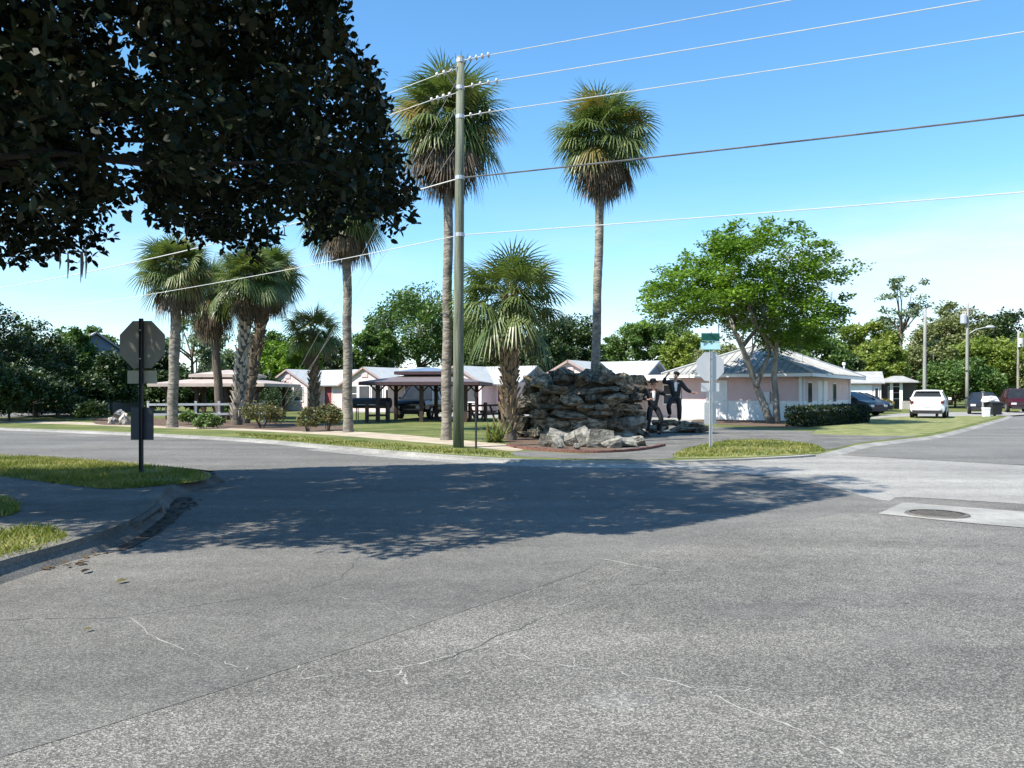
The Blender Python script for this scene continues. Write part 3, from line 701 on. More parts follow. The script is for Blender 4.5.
palm(ground_at(243, 423.5), 7.2, .24, 'dark trunked twin palm with bushy skirt behind the criss-cross booted palm', lean=(1.1, .6), n_dead=32, skirt=1.0, boots=120)

# ---------------------------------------------------------------- broadleaf trees
def limbs(mb, p, d, L, r, depth, spread=.6, ends=None):
    pts = [Vector(p)]; dd = Vector(d).normalized()
    for i in range(4):
        dd = (dd + Vector((random.uniform(-1, 1), random.uniform(-1, 1), random.uniform(-.4, .6))) * .16).normalized(); pts.append(pts[-1] + dd * L / 4)
    mb.tube(pts, [r, r * .9, r * .8, r * .7, r * .58], 7 if depth else 5, cap=False)
    if ends is not None: ends.append(pts[-1]); ends.append(pts[3])
    if depth > 0:
        for k in range(random.choice((2, 3))):
            q = (dd + Vector((random.uniform(-1, 1), random.uniform(-1, 1), random.uniform(-.2, .7))) * spread).normalized()
            limbs(mb, pts[-1], q, L * random.uniform(.6, .85), r * .58, depth - 1, spread, ends)
        q = (dd + Vector((random.uniform(-1, 1), random.uniform(-1, 1), random.uniform(-.2, .5))) * spread * 1.3).normalized()
        limbs(mb, pts[2], q, L * .6, r * .5, depth - 1, spread, ends)

def crown_points(cx, cz, rx, ry, rz_, clumps, per, cr, flat=.75, low=-.55):
    """clump centres over an uneven crown, then leaves round each"""
    u = unit(RNG.normal(size=(clumps * 2, 3))); u = u[u[:, 2] > low][:clumps]
    ph = RNG.uniform(0, 6.28, 3)
    rr = (.55 + .45 * RNG.random(len(u)) ** .6) * (1 + .13 * np.sin(3 * np.arctan2(u[:, 1], u[:, 0]) + ph[0]) + .10 * np.sin(5 * u[:, 2] + ph[1]))
    c = u * rr[:, None] * np.array([rx, ry, rz_]); c[:, 2] += cz; c[:, 0] += cx
    size = cr * RNG.uniform(.6, 1.25, len(c))
    n = RNG.normal(size=(len(c), per, 3)); n = unit(n) * RNG.random((len(c), per, 1)) ** .45
    pts = c[:, None, :] + n * size[:, None, None] * np.array([1, 1, flat])
    return c, pts.reshape(-1, 3), np.repeat(np.clip(.5 + .22 * RNG.normal(size=len(c)), 0, 1), per)

def tree(loc, h, w, label, m, low=.25, clumps=90, per=150, cr=.95, leaf=.30, flat=.75, trunk_r=None, bark='bark', cat='tree', name='broadleaf_tree', depth_=None, group=None, up=.35, moss=0):
    t = thing(name, label, cat, loc, random.uniform(0, 6.28), group)
    cz = h * (1 + low) / 2; rz_ = h * (1 - low) / 2; k = 1 / 1.12
    c, pts, vr = crown_points(0, cz, w / 2 * k, (depth_ or w) / 2 * k, rz_ * k, clumps, per, cr, flat)
    vr = np.clip(vr + RNG.normal(size=len(vr)) * .2, 0, 1)
    put('crown', poly_mesh('crown', leaves(pts, leaf, leaf * .62, up=up, hexa=False), M[m], None, vr), t)
    tr_ = trunk_r or h * .022
    mb = MB(); mb.tube([(0, 0, -.1), (.05, 0, h * .12), (.0, .08, h * .26), (.1, .1, h * .45), (.05, 0, h * .7)], [tr_ * 1.35, tr_, tr_ * .9, tr_ * .7, tr_ * .3], 9)
    for q in c[RNG.choice(len(c), min(16, len(c)), replace=False)]:
        z0 = max(h * .15, min(h * .55, q[2] - .5 * math.hypot(q[0], q[1]))); p0 = Vector((.05, .05, z0)); p1 = Vector(q); md = p0.lerp(p1, .5) + Vector((random.uniform(-.3, .3), random.uniform(-.3, .3), .2))
        mb.tube([p0, md, p1], [tr_ * .45, tr_ * .3, tr_ * .08], 6, cap=False)
    mb.build('trunk', M[bark], t, smooth=True)
    if moss:
        q = c[RNG.choice(len(c), moss)]; v = []
        for p in q:
            for k_ in range(14):
                a = p + RNG.normal(size=3) * np.array([.35, .35, .2]) + np.array([0, 0, -.3]); ln = random.uniform(.4, 1.3); an = random.uniform(0, 6.28); wv = np.array([math.cos(an), math.sin(an), 0]) * .05
                v.append([a + wv, a - wv, a - wv * .3 + np.array([0, 0, -ln]), a + wv * .3 + np.array([0, 0, -ln])])
        put('hanging_moss', poly_mesh('hanging_moss', np.array(v), M['moss']), t)['kind'] = 'stuff'
    return t

def far_tree(px, top, wpx, d, label, m, **kw):
    x = (px - HX) / F * d; h = CAM_H + (HY - top + (11 if px > 840 else 3)) / F * d; w = wpx / F * d
    kw.setdefault('leaf', .0030 * d + .05); kw.setdefault('cr', max(.6, w * .11)); kw.setdefault('clumps', int(70 + w * 5))
    return tree((x, d, ZB - .05), h, w, label, M and m, group='trees behind the motel', **kw)

# the shady mass at the end of the cross street
far_tree(-18, 292, 130, 46, 'large dark tree at the left picture edge beyond the side road', 'l_dark', low=-.1, per=170)
far_tree(36, 322, 74, 50, 'dark rounded tree second from the left picture edge', 'l_dark', low=-.1, per=170)
far_tree(74, 330, 46, 57, 'lighter leafy tree rising behind the dark rounded tree', 'l_oak', low=.05)
far_tree(98, 333, 44, 66, 'pale feathery tree behind the blue grey house gable', 'l_oak', low=.1, flat=.5)
far_tree(10, 372, 120, 43, 'low dark bushy tree over the shaded side road', 'l_dark', low=.0, name='bushy_tree')
far_tree(72, 374, 60, 49, 'low dark bushy tree before the blue grey house', 'l_dark', low=.0, name='bushy_tree')
far_tree(112, 360, 40, 55, 'rounded dark evergreen beside the stop sign with the shade toned panel', 'l_dark', low=.0, name='bushy_tree')
far_tree(150, 340, 60, 62, 'dark tree between the stop sign and smooth palm', 'l_dark', low=.0)
far_tree(192, 316, 74, 72, 'open mossy oak behind the rail fence shelter', 'l_grey', low=.25, clumps=34, moss=26, flat=.6)
far_tree(232, 352, 60, 84, 'dull green tree low behind the leaning palm', 'l_grey', low=.1)
far_tree(268, 333, 70, 84, 'mid green tree behind the first cottage roof', 'l_oak', low=.1)
far_tree(296, 338, 62, 78, 'bright spring green tree behind the young palm', 'l_bright', low=.08)
far_tree(332, 340, 60, 92, 'dark green tree between the slender palm and young palm', 'l_dark', low=.05)
far_tree(372, 322, 56, 84, 'mossy green oak behind the slender palm', 'l_oak', low=.1, moss=16)
far_tree(420, 287, 118, 90, 'biggest rounded oak behind the pavilion roof', 'l_oak', low=.08, clumps=190, per=120, moss=20)
far_tree(472, 318, 66, 88, 'mossy oak between utility pole and short stout palm', 'l_oak', low=.08, moss=18)
far_tree(505, 330, 70, 80, 'dark oak behind the short stout palm', 'l_dark', low=.05)
far_tree(562, 318, 92, 84, 'dark dense tree behind the rock mound', 'l_dark', low=.03, clumps=130)
far_tree(548, 334, 60, 72, 'dark low tree behind the peaked cottage roof', 'l_dark', low=.03)
far_tree(606, 342, 50, 96, 'small green tree behind the blue grey gable', 'l_oak', low=.05)
far_tree(650, 318, 84, 92, 'grey green tree behind the black suited statues', 'l_oak', low=.05, clumps=130)
far_tree(684, 332, 54, 78, 'bright yellow green tree behind the street name sign', 'l_yellow', low=.05)
far_tree(722, 344, 70, 72, 'olive tree just behind the ribbed house roof', 'l_olive', low=.05)
far_tree(800, 318, 96, 74, 'deep green dense tree behind the house roof ridge', 'l_oak', low=.03, clumps=150)
far_tree(838, 352, 56, 80, 'dark tree behind the far end of the house roof', 'l_dark', low=.02)
far_tree(868, 326, 68, 96, 'yellow green tree with sunny top past the house', 'l_yellow', low=.04, clumps=120)
far_tree(884, 352, 52, 84, 'lower bright yellow green tree beside the dark cottage', 'l_yellow', low=.04)
far_tree(902, 284, 50, 88, 'tall thin sparse tree standing above its neighbours', 'l_grey', low=.42, clumps=32, per=60, cr=.8, flat=.5, trunk_r=.2)
far_tree(950, 318, 84, 104, 'dark olive tree behind the leaning wooden pole', 'l_olive', low=.03, clumps=150)
far_tree(925, 350, 64, 88, 'mossy olive tree behind the white car', 'l_olive', low=.03, moss=14)
far_tree(1002, 322, 80, 110, 'dark rounded tree behind the street lamp', 'l_dark', low=.03, clumps=130)
far_tree(980, 342, 76, 90, 'broad olive tree behind the street lamp pole', 'l_yellow', low=.02, clumps=140, moss=12)
far_tree(1030, 340, 76, 92, 'yellowish olive tree at the right picture edge', 'l_yellow', low=.02, clumps=120)
far_tree(1070, 330, 90, 80, 'olive tree beyond the maroon pickup', 'l_olive', low=.02, clumps=120)
far_tree(955, 372, 90, 82, 'low olive thicket tree beside the grey pole foot', 'l_oak', low=.0, name='bushy_tree')

for px, top, w, d, lab in ((178, 372, 60, 60, 'low dark bushy tree behind the open shelter, first past the smooth palm'), (222, 374, 60, 62, 'low dark bushy tree behind the open shelter, under the leaning palm'), (262, 376, 50, 66, 'low dark bushy tree between the open shelter and first cottage'), (-60, 300, 120, 40, 'large dark tree shading the side road from outside the picture'), (56, 384, 90, 53, 'lowest dark bushy tree filling the shade by the side road')):
    far_tree(px, top, w, d, lab, 'l_dark', low=-.1, name='bushy_tree')

# far woods that read as one mass
c = []
for i in range(150):
    x = -190 + i * 2.75 + random.uniform(-1.5, 1.5); y = 150 + random.uniform(-14, 30); hh = random.uniform(4.5, 8.5)
    _, pts, _ = crown_points(x, hh * .5, 3.6, 3.2, hh * .5, 26, 26, 1.3, low=-.9)
    pts[:, 1] += y; c.append(pts)
c = np.concatenate(c)
o = put('treeline', poly_mesh('treeline', leaves(c, .85, .6, up=.3, hexa=False), M['l_dark'])); o['kind'] = 'stuff'
tag(o, 'far dark woods closing the view behind every yard', 'woods')

# the two trunked tree before the pink house
loc = G(774, 423.6, ZB); t = thing('shade_tree', 'spreading light green tree with two mottled trunks before the pink house', 'tree', loc)
mb = MB(); ends = []
s0 = loc.y / F
def rel(px, py, dy=0.0):
    Y = loc.y + dy; p = P(px, py, Y); return p - loc
for pl, rr in (([(771, 424), (764, 405), (756, 385), (748, 362), (741, 345), (734, 330), (728, 312)], .15), ([(777, 424), (776, 400), (774, 375), (776, 350), (778, 330), (776, 305)], .14), ([(756, 387), (764, 366), (770, 352), (762, 330), (752, 312)], .1), ([(742, 347), (754, 332), (766, 322), (790, 308)], .09)):
    pts = [rel(x, y, .4 * math.sin(i)) for i, (x, y) in enumerate(pl)]
    mb.tube(pts, [rr * (1.25 - .75 * i / (len(pts) - 1)) for i in range(len(pts))], 9)
    for q in pts[3:]: limbs(mb, q, Vector((random.uniform(-1, .7), random.uniform(-1, 1), .5)), 1.35, rr * .4, 2, .7, ends)
mb.build('trunk', M['bark_pale'], t, smooth=True)
LAY = [(800, 272, 60), (748, 280, 90), (735, 298, 80), (765, 302, 80), (700, 296, 60), (815, 284, 50), (672, 294, 50), (690, 278, 50), (780, 318, 70), (808, 332, 50), (740, 312, 60), (746, 236, 60), (716, 248, 60), (770, 240, 60), (800, 252, 50), (690, 262, 44), (735, 262, 80), (785, 268, 70), (826, 262, 34), (832, 278, 26), (672, 282, 44), (705, 285, 60), (750, 288, 90), (805, 290, 50), (655, 300, 26), (684, 304, 50), (722, 308, 60), (770, 308, 70), (818, 306, 44), (840, 316, 22), (662, 312, 22), (700, 318, 40), (745, 326, 40), (790, 324, 50), (825, 322, 30), (800, 342, 46), (775, 338, 40), (758, 245, 70), (728, 240, 50)]
c = []
for px, py, wp in LAY:
    for k in range(max(4, wp // 4)):
        Y = loc.y + random.uniform(-3.4, 5.6) * (.5 + .5 * math.sin(math.pi * min(1, max(0, (px - 645) / 203))))
        p = P(px + random.uniform(-.5, .5) * wp * .8, py + random.uniform(-8, 8), loc.y); p.y = Y
        c.append([p.x - loc.x, p.y - loc.y, p.z - loc.z])
c = np.array(c); per = 92
n_ = unit(RNG.normal(size=(len(c), per, 3))) * RNG.random((len(c), per, 1)) ** .5
pts = (c[:, None, :] + n_ * RNG.uniform(.4, .8, (len(c), 1, 1)) * np.array([1, 1, .42])).reshape(-1, 3)
put('crown', poly_mesh('crown', leaves(pts, .18, .11, up=.8, hexa=False), M['l_bright'], None, np.clip(np.repeat(.5 + .2 * RNG.normal(size=len(c)), per) + .15 * RNG.normal(size=len(pts)), 0, 1)), t)
v = []
for px, py in ((740, 326), (724, 322), (785, 326), (765, 330), (826, 294), (798, 344)):
    for k_ in range(12):
        a = np.array(rel(px + random.uniform(-6, 6), py + random.uniform(-4, 4), random.uniform(-1.5, 1.5))); ln = random.uniform(.25, .8); an = random.uniform(0, 6.28); wv = np.array([math.cos(an), math.sin(an), 0]) * .018
        v.append([a + wv, a - wv, a - wv * .3 + np.array([0, 0, -ln]), a + wv * .3 + np.array([0, 0, -ln])])
put('hanging_moss', poly_mesh('hanging_moss', np.array(v), M['moss']), t)['kind'] = 'stuff'

# ---------------------------------------------------------------- shrubs
def shrub(px, py, wpx, hpx, label, m, stems=True, leaf=.09, clumps=40, per=70, name='shrub', cat='shrub', low=-.7, flat=.8, group='shrubs along the planting bed'):
    loc = G(px, py, ZB); k = loc.y / F; w, h = wpx * k, hpx * k
    t = thing(name, label, cat, loc, 0, group)
    _, pts, vr = crown_points(0, h * .55, w / 2 * .85, w / 2 * .8, h * .42, clumps, per, max(.12, w * .13), flat, low)
    pts = pts[pts[:, 2] > .02]
    put('foliage', poly_mesh('foliage', leaves(pts, leaf, leaf * .55, up=.2, hexa=False), M[m]), t)
    if stems:
        mb = MB()
        for i in range(9):
            a = random.uniform(0, 6.28); mb.tube([(.04 * math.cos(a), .04 * math.sin(a), -.05), (w * .15 * math.cos(a), w * .15 * math.sin(a), h * .35), (w * .3 * math.cos(a), w * .3 * math.sin(a), h * .7)], [.018, .014, .006], 5)
        mb.build('stem', M['bark'], t)
    return t
shrub(262, 427.5, 46, 26, 'reddish brown rounded shrub before the booted twin palms', 'l_shrub')
shrub(308, 431.5, 26, 24, 'thin twiggy shrub at the foot of the young palm', 'l_shrub', clumps=20)
shrub(328, 430.5, 34, 26, 'fuller olive shrub with forked stem next to the slender palm', 'l_shrub')
shrub(276, 414, 60, 30, 'dark tall shrub behind the criss-cross booted palm', 'l_dark')
shrub(336, 408, 16, 16, 'yellow orange flowering shrub below the cottage windows', 'palm_yellow', leaf=.12)
shrub(93, 420.5, 32, 18, 'low dark cycad-like clump beside the white rocks', 'l_dark', stems=False, leaf=.16)
shrub(190, 424.5, 20, 12, 'bright leafy plant low between two palm trunks', 'l_plant', stems=False, leaf=.12)
shrub(207, 428.5, 30, 13, 'spreading variegated plant along the sandy path', 'l_plant', stems=False, leaf=.14)
shrub(222, 420, 20, 18, 'green shrub under the leaning reddish palm', 'l_oak', stems=False)
shrub(112, 405, 40, 24, 'light green shrub seen between the sign panels', 'l_oak', stems=False)
shrub(885, 409.6, 15, 10, 'tan grass clump by the dark cottage, behind the parked dark cars', 'palm_yellow', stems=False, leaf=.2)
# spiky plant by the short palm
loc = G(495, 442, ZB); t = thing('spiky_plant', 'pale spiky yucca-like plant between dark post and short palm', 'plant', loc)
v = []
for i in range(70):
    az, el = random.uniform(0, 6.28), R(random.uniform(15, 85)); L_ = random.uniform(.5, .95); d = np.array([math.cos(el) * math.cos(az), math.cos(el) * math.sin(az), math.sin(el)]); s_ = np.array([-math.sin(az), math.cos(az), 0]) * .028
    o_ = np.array([random.uniform(-.22, .22), random.uniform(-.15, .15), 0]); md = o_ + d * L_ * .5; tp = o_ + d * L_ + np.array([0, 0, -.12 * L_])
    v += [[o_ + s_, o_ - s_, md - s_, md + s_], [md + s_, md - s_, tp - s_ * .1, tp + s_ * .1]]
put('leaf_blades', poly_mesh('leaf_blades', np.array(v), [M['palm'], M['palm_yellow']], [random.choice((0, 1, 0)) for _ in v]), t)
mb = MB(); mb.tube([(0, 0, -.05), (0, 0, .12), (.02, 0, .2)], [.06, .06, .03], 8); mb.build('stem', M['bark'], t)
# clipped hedge by the house
h0, h1 = G(808, 427, ZB), G(869, 422.5, ZB); u = (h1 - h0); Lh = u.length; u.normalize(); t = thing('clipped_hedge', 'dark clipped box hedge along the shaded house wall', 'hedge', h0, math.atan2(u.y, u.x))
n = 9000; q = np.stack([RNG.uniform(0, Lh, n), RNG.uniform(0, 1.0, n), RNG.uniform(.02, .80, n)], 1)
side = RNG.integers(0, 7, n); q[side == 2, 0] = RNG.normal(0, .03, (side == 2).sum()); q[side == 3, 0] = Lh + RNG.normal(0, .03, (side == 3).sum()); side = np.where(side > 4, 0, np.where(side == 4, 1, side)); q[side == 0, 1] = RNG.normal(0, .03, (side == 0).sum()); q[side == 1, 2] = .80 + RNG.normal(0, .035, (side == 1).sum())
put('foliage', poly_mesh('foliage', leaves(q, .10, .06, up=.2, hexa=False), M['l_box']), t)
mb = MB(); mb.bx(.2, Lh - .2, .2, .8, -.05, .6); mb.build('inner_growth', M['bark'], t)
# ---------------------------------------------------------------- buildings
def slab(mb, pts, th, m=0):
    """roof plane: outline pts (ordered), thickened downwards"""
    pts = [Vector(p) for p in pts]; n = len(pts); b = len(mb.v)
    nn = (pts[1] - pts[0]).cross(pts[2] - pts[0]).normalized()
    if nn.z < 0: nn = -nn
    mb.v += [tuple(p) for p in pts] + [tuple(p - nn * th) for p in pts]
    mb.f += [tuple(b + i for i in range(n)), tuple(b + n + i for i in reversed(range(n)))]; mb.m += [m, m]
    for i in range(n):
        j = (i + 1) % n; mb.f.append((b + i, b + n + i, b + n + j, b + j)); mb.m.append(m)

def gable_x(mb, x0, x1, y0, y1, e, r, th=.1):
    ym = (y0 + y1) / 2
    slab(mb, [(x0, y0, e), (x1, y0, e), (x1, ym, r), (x0, ym, r)], th); slab(mb, [(x0, y1, e), (x0, ym, r), (x1, ym, r), (x1, y1, e)], th)
def gable_y(mb, x0, x1, y0, y1, e, r, th=.1):
    xm = (x0 + x1) / 2
    slab(mb, [(x0, y0, e), (xm, y0, r), (xm, y1, r), (x0, y1, e)], th); slab(mb, [(x1, y0, e), (x1, y1, e), (xm, y1, r), (xm, y0, r)], th)

def window_f(parent, x0, x1, z0, z1, y, pane='screen', frame='white', muntin=0, fw=.07):
    """window in a wall facing local -y at y"""
    mb = MB(); mb.bx(x0, x1, y - .05, y + .03, z1 - fw, z1); mb.bx(x0, x1, y - .07, y + .03, z0, z0 + fw)
    mb.bx(x0, x0 + fw, y - .05, y + .03, z0 + fw, z1 - fw); mb.bx(x1 - fw, x1, y - .05, y + .03, z0 + fw, z1 - fw)
    if muntin:
        zm = (z0 + z1) / 2; mb.bx(x0 + fw, x1 - fw, y - .045, y + .02, zm - .025, zm + .025)
    w = mb.build('window', M[frame], parent)
    mb = MB(); mb.bx(x0 + fw * .9, x1 - fw * .9, y - .02, y + .01, z0 + fw * .9, z1 - fw * .9); mb.build('pane', M[pane], w)
def door_f(parent, x0, x1, z0, z1, y, m='white', frame='white'):
    mb = MB(); mb.bx(x0 - .08, x0, y - .04, y + .03, z0, z1 + .08); mb.bx(x1, x1 + .08, y - .04, y + .03, z0, z1 + .08); mb.bx(x0, x1, y - .04, y + .03, z1, z1 + .08)
    f = mb.build('door_frame', M[frame], parent)
    mb = MB(); mb.bx(x0, x1, y - .02, y + .02, z0, z1)
    for a, b in ((.15, .45), (.55, .92)): mb.bx(x0 + .12, x1 - .12, y - .032, y - .019, z0 + (z1 - z0) * a, z0 + (z1 - z0) * b)
    d = mb.build('door', M[m], parent)
    mb = MB(); mb.tube([(x1 - .1, y - .03, z0 + 1.0), (x1 - .1, y - .09, z0 + 1.0)], .025, 6); mb.build('handle', M['galv'], d)

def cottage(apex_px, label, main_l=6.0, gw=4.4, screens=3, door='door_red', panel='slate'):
    zr = 3.5
    d = (zr - CAM_H) * F / (HY - apex_px[1]); p = P(apex_px[0], apex_px[1], d); p.z = 0
    rz = THETA
    Rm = Matrix.Rotation(rz, 3, 'Z'); org = p - Rm @ Vector((gw / 2, -2.0, 0)); org.z = ZB
    t = thing('motel_cottage', label, 'cottage', org, rz, 'row of white roofed motel cottages')
    z0, e, r = -.1, 2.2, 3.4
    L = main_l
    mb = MB()
    mb.bx(0, L, .02, 4.6, z0, e)                                     # main wing
    mb.prism_xz([(0.02, e - .01), (gw - .02, e - .01), (gw / 2, r - .1)], -1.58, -1.50)
    mb.bx(0.02, gw, -1.6, .05, z0, e - .003)                          # front room
    mb.build('wall', M['pink_pale'], t)
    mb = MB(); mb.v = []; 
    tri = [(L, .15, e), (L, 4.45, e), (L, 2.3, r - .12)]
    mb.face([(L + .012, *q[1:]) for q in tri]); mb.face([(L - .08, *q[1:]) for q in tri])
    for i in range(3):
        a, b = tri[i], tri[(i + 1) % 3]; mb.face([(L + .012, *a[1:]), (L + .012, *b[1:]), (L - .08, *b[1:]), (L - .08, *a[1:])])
    mb.build('gable_shade_panel', M[panel], t)  # blue-grey of the shaded gable end put into the panel colour
    mb = MB()
    gable_x(mb, -.25, L + .38, -.45, 5.05, e - .12, r)
    gable_y(mb, -.38, gw + .38, -1.78, 2.3, e - .14, r - .012)
    rf = mb.build('roof', M['roof_white'], t)
    mb = MB()
    for s0, s1 in ((-.38, gw / 2), (gw + .38, gw / 2)):
        slab(mb, [(s0, -1.81, e - .13), (s1, -1.81, r), (s1, -1.782, r), (s0, -1.782, e - .13)], .13)
    mb.build('fascia', M['rake_shade'], rf)  # trim coloured darker to draw the shade line along the gable eave
    mb = MB(); mb.bx(gw / 2 - .3, gw / 2 + .3, -1.63, -1.57, 2.62, 2.95)
    for k in range(4): mb.bx(gw / 2 - .27, gw / 2 + .27, -1.645, -1.63, 2.65 + k * .075, 2.69 + k * .075)
    mb.build('gable_vent', M['pink_pale'], t)
    x = .35; ww = (gw - .7) / screens
    for k in range(screens): window_f(t, x + k * ww + .05, x + (k + 1) * ww - .05, .78, 2.02, -1.6, 'screen', muntin=(k == 0))
    door_f(t, gw + .3, gw + 1.1, 0.05, 2.0, .02, door)
    if L - gw > 2.4: window_f(t, gw + 1.35, L - .2, .85, 1.95, .02, 'glass', muntin=1)
    mb = MB(); mb.bx(-.02, L + .02, -.30, .0, -.1, .10); mb.bx(-.02, gw + .02, -1.75, -.302, -.1, .098); mb.build('step', M['concrete'], t)
    return t
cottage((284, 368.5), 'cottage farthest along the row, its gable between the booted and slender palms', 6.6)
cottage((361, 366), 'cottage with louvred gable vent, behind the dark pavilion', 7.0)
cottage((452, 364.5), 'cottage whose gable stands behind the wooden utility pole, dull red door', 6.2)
cottage((566, 359), 'cottage peeking above the rock mound with shade coloured side gable', 5.9)

def hip_roof(mb, L, D, e, r, oh, th=.1, inset=None):
    i = inset if inset is not None else (D / 2 + oh); x0, x1, y0, y1, ym = -oh, L + oh, -oh, D + oh, D / 2
    a, b = (x0 + i, ym, r), (x1 - i, ym, r)
    slab(mb, [(x0, y0, e), (x1, y0, e), b, a], th); slab(mb, [(x1, y1, e), (x0, y1, e), a, b], th)
    slab(mb, [(x1, y0, e), (x1, y1, e), b], th); slab(mb, [(x0, y1, e), (x0, y0, e), a], th)
    return a, b

# pink house: local x along the lit front, the far wing runs along local y
crn = G(799, 421, ZB); rz = R(-33)
Rm = Matrix.Rotation(rz, 3, 'Z'); FL, FD = 6.3, 12.5
org = crn - Rm @ Vector((FL, 0, 0)); org.z = ZB
t = thing('pink_house', 'pink and white house with ribbed hip roof behind the two trunked shade tree', 'house', org, rz)
mb = MB(); mb.bx(0, FL, 0, FD, -.1, 2.48); wl_ = mb.build('wall', M['pink'], t)
mb = MB(); mb.bx(-.006, FL + .006, -.006, FD + .006, -.1, 1.02); mb.build('white_wainscot', M['white'], t)
mb = MB(); x0, x1, y0, y1, e, r = -.85, FL + .85, -.85, FD + .85, 2.46, 4.12
xm = FL / 2; a = (xm, y0 + 4.2, r); b = (xm, y1 - 4.2, r)
F1 = [(x0, y0, e), (x1, y0, e), a]; F2 = [(x1, y0, e), (x1, y1, e), b, a]
slab(mb, F1, .1); slab(mb, F2, .1); slab(mb, [(x0, y1, e), (x0, y0, e), a, b], .1); slab(mb, [(x1, y1, e), (x0, y1, e), b], .1)
rf = mb.build('roof', M['roof_grey'], t)
mb = MB()                                                            # standing ribs run up each slope
for k in range(1, 23):
    x = x0 + (x1 - x0) * k / 23; f = 1 - abs(x - xm) / (xm - x0); p0 = Vector((x, y0, e + .02)); p1 = Vector((x, y0 + (a[1] - y0) * f, e + (r - e) * f + .02)); mb.tube([p0, p1], .02, 4)
for k in range(1, 31):
    y = y0 + (y1 - y0) * k / 31; f = min(1, (y - y0) / 4.2, (y1 - y) / 4.2)
    for xs in (x1, x0): mb.tube([Vector((xs, y, e + .02)), Vector((xs + (xm - xs) * f, y, e + (r - e) * f + .02))], .02, 4)
mb.build('ribs', M['roof_grey'], rf)
mb = MB()
for q0, q1 in (((x0, y0, e), a), ((x1, y0, e), a), ((x1, y1, e), b), ((x0, y1, e), b), (a, b)): mb.tube([Vector(q0) + Vector((0, 0, .03)), Vector(q1) + Vector((0, 0, .03))], .07, 5)
mb.build('ridge_cap', M['roof_white'], rf)
mb = MB(); mb.bx(x0 + .02, x1 - .02, y0 - .02, y0 + .02, e - .20, e - .04); mb.bx(x1 - .02, x1 + .02, y0 + .021, y1, e - .20, e - .04); mb.bx(x0 - .02, x0 + .02, y0 + .021, y1, e - .20, e - .04)
mb.build('fascia', M['white'], rf)
mb = MB()
for k in range(8): mb.bx(x0 + .6 + k * 1.15, x0 + .7 + k * 1.15, y0 + .03, -.002, e - .17, e - .06)
for k in range(9): mb.bx(FL + .002, x1 - .03, .2 + k * 1.3, .3 + k * 1.3, e - .17, e - .06)
mb.build('rafter_tails', M['white'], rf)
door_f(t, 1.5, 2.5, .02, 2.05, 0, 'white')
mb = MB(); mb.bx(FL + .002, FL + .005, .02, FD - .02, 1.021, 2.44); mb.build('side_wall', M['pink_pale'], t)
mb = MB(); mb.bx(4.55, 4.85, -.16, -.008, .9, 1.5); mb.tube([(4.7, -.08, .9), (4.7, -.08, .0)], .03, 6); mb.build('meter_box', M['galv'], t)
# shaded side wall (faces local +x): helper Empty-free, built rotated
def side_panel(name, y0_, y1_, z0_, z1_, m, out=.03, parent=t):
    mb = MB(); mb.bx(FL + .007, FL + out, y0_, y1_, z0_, z1_); return mb.build(name, M[m], parent)
for y_, w_ in ((1.6, 1.0), (7.6, 1.0)):
    f = side_panel('window', y_, y_ + w_, .85, 2.05, 'white', .05); side_panel('pane', y_ + .08, y_ + w_ - .08, .93, 1.97, 'glass', .062, f)
for y_ in (4.0, 5.4):
    side_panel('door_frame', y_ - .08, y_ + .98, .03, 2.13, 'white', .035); dd = side_panel('door', y_, y_ + .9, .03, 2.05, 'white', .05)
    mb = MB(); mb.tube([(FL + .05, y_ + .8, 1.0), (FL + .12, y_ + .8, 1.0)], .028, 6); mb.build('handle', M['galv'], dd)
mb = MB(); mb.bx(FL + .008, FL + .10, -.10, .12, 0, 2.46); mb.bx(FL + .008, FL + .10, FD - .12, FD + .1, 0, 2.46); mb.build('corner_board', M['white'], t)
mb = MB(); mb.tube([(FL + .15, .3, 2.4), (FL + .15, .3, .25), (FL + .35, .0, .1), (FL + 1.3, -.9, .06)], .045, 8); mb.build('downspout', M['white'], t)

# low porch wing between the cottages and the pink house
p0 = G(640, 418.5, ZB); t = thing('porch_wing', 'low flat roofed white porch wing joining the pink house, one dark window', 'building', (org + Rm @ Vector((-6.6, 1.6, 0))), rz)
mb = MB(); mb.bx(0, 6.5, .5, 5, -.1, 2.3); mb.build('wall', M['pink_pale'], t)
mb = MB(); mb.bx(-.3, 6.55, -1.3, 5.2, 2.3, 2.42); r_ = mb.build('roof', M['roof_white'], t)
mb = MB(); mb.bx(-.32, 6.57, -1.34, -1.302, 2.16, 2.46); mb.bx(-.34, -.302, -1.30, 5.2, 2.16, 2.46); mb.build('fascia', M['white'], r_)
for x in (.1, 3.2, 6.3):
    mb = MB(); mb.bx(x - .07, x + .07, -1.2, -1.06, -.05, 2.298); mb.bx(x - .1, x + .1, -1.23, -1.03, -.05, .1); mb.build('post', M['white'], t)
window_f(t, 4.6, 5.9, .75, 1.95, .5, 'screen', muntin=1); door_f(t, 2.6, 3.5, .03, 2.05, .5, 'white')
window_f(t, .6, 1.7, .8, 1.9, .5, 'screen')

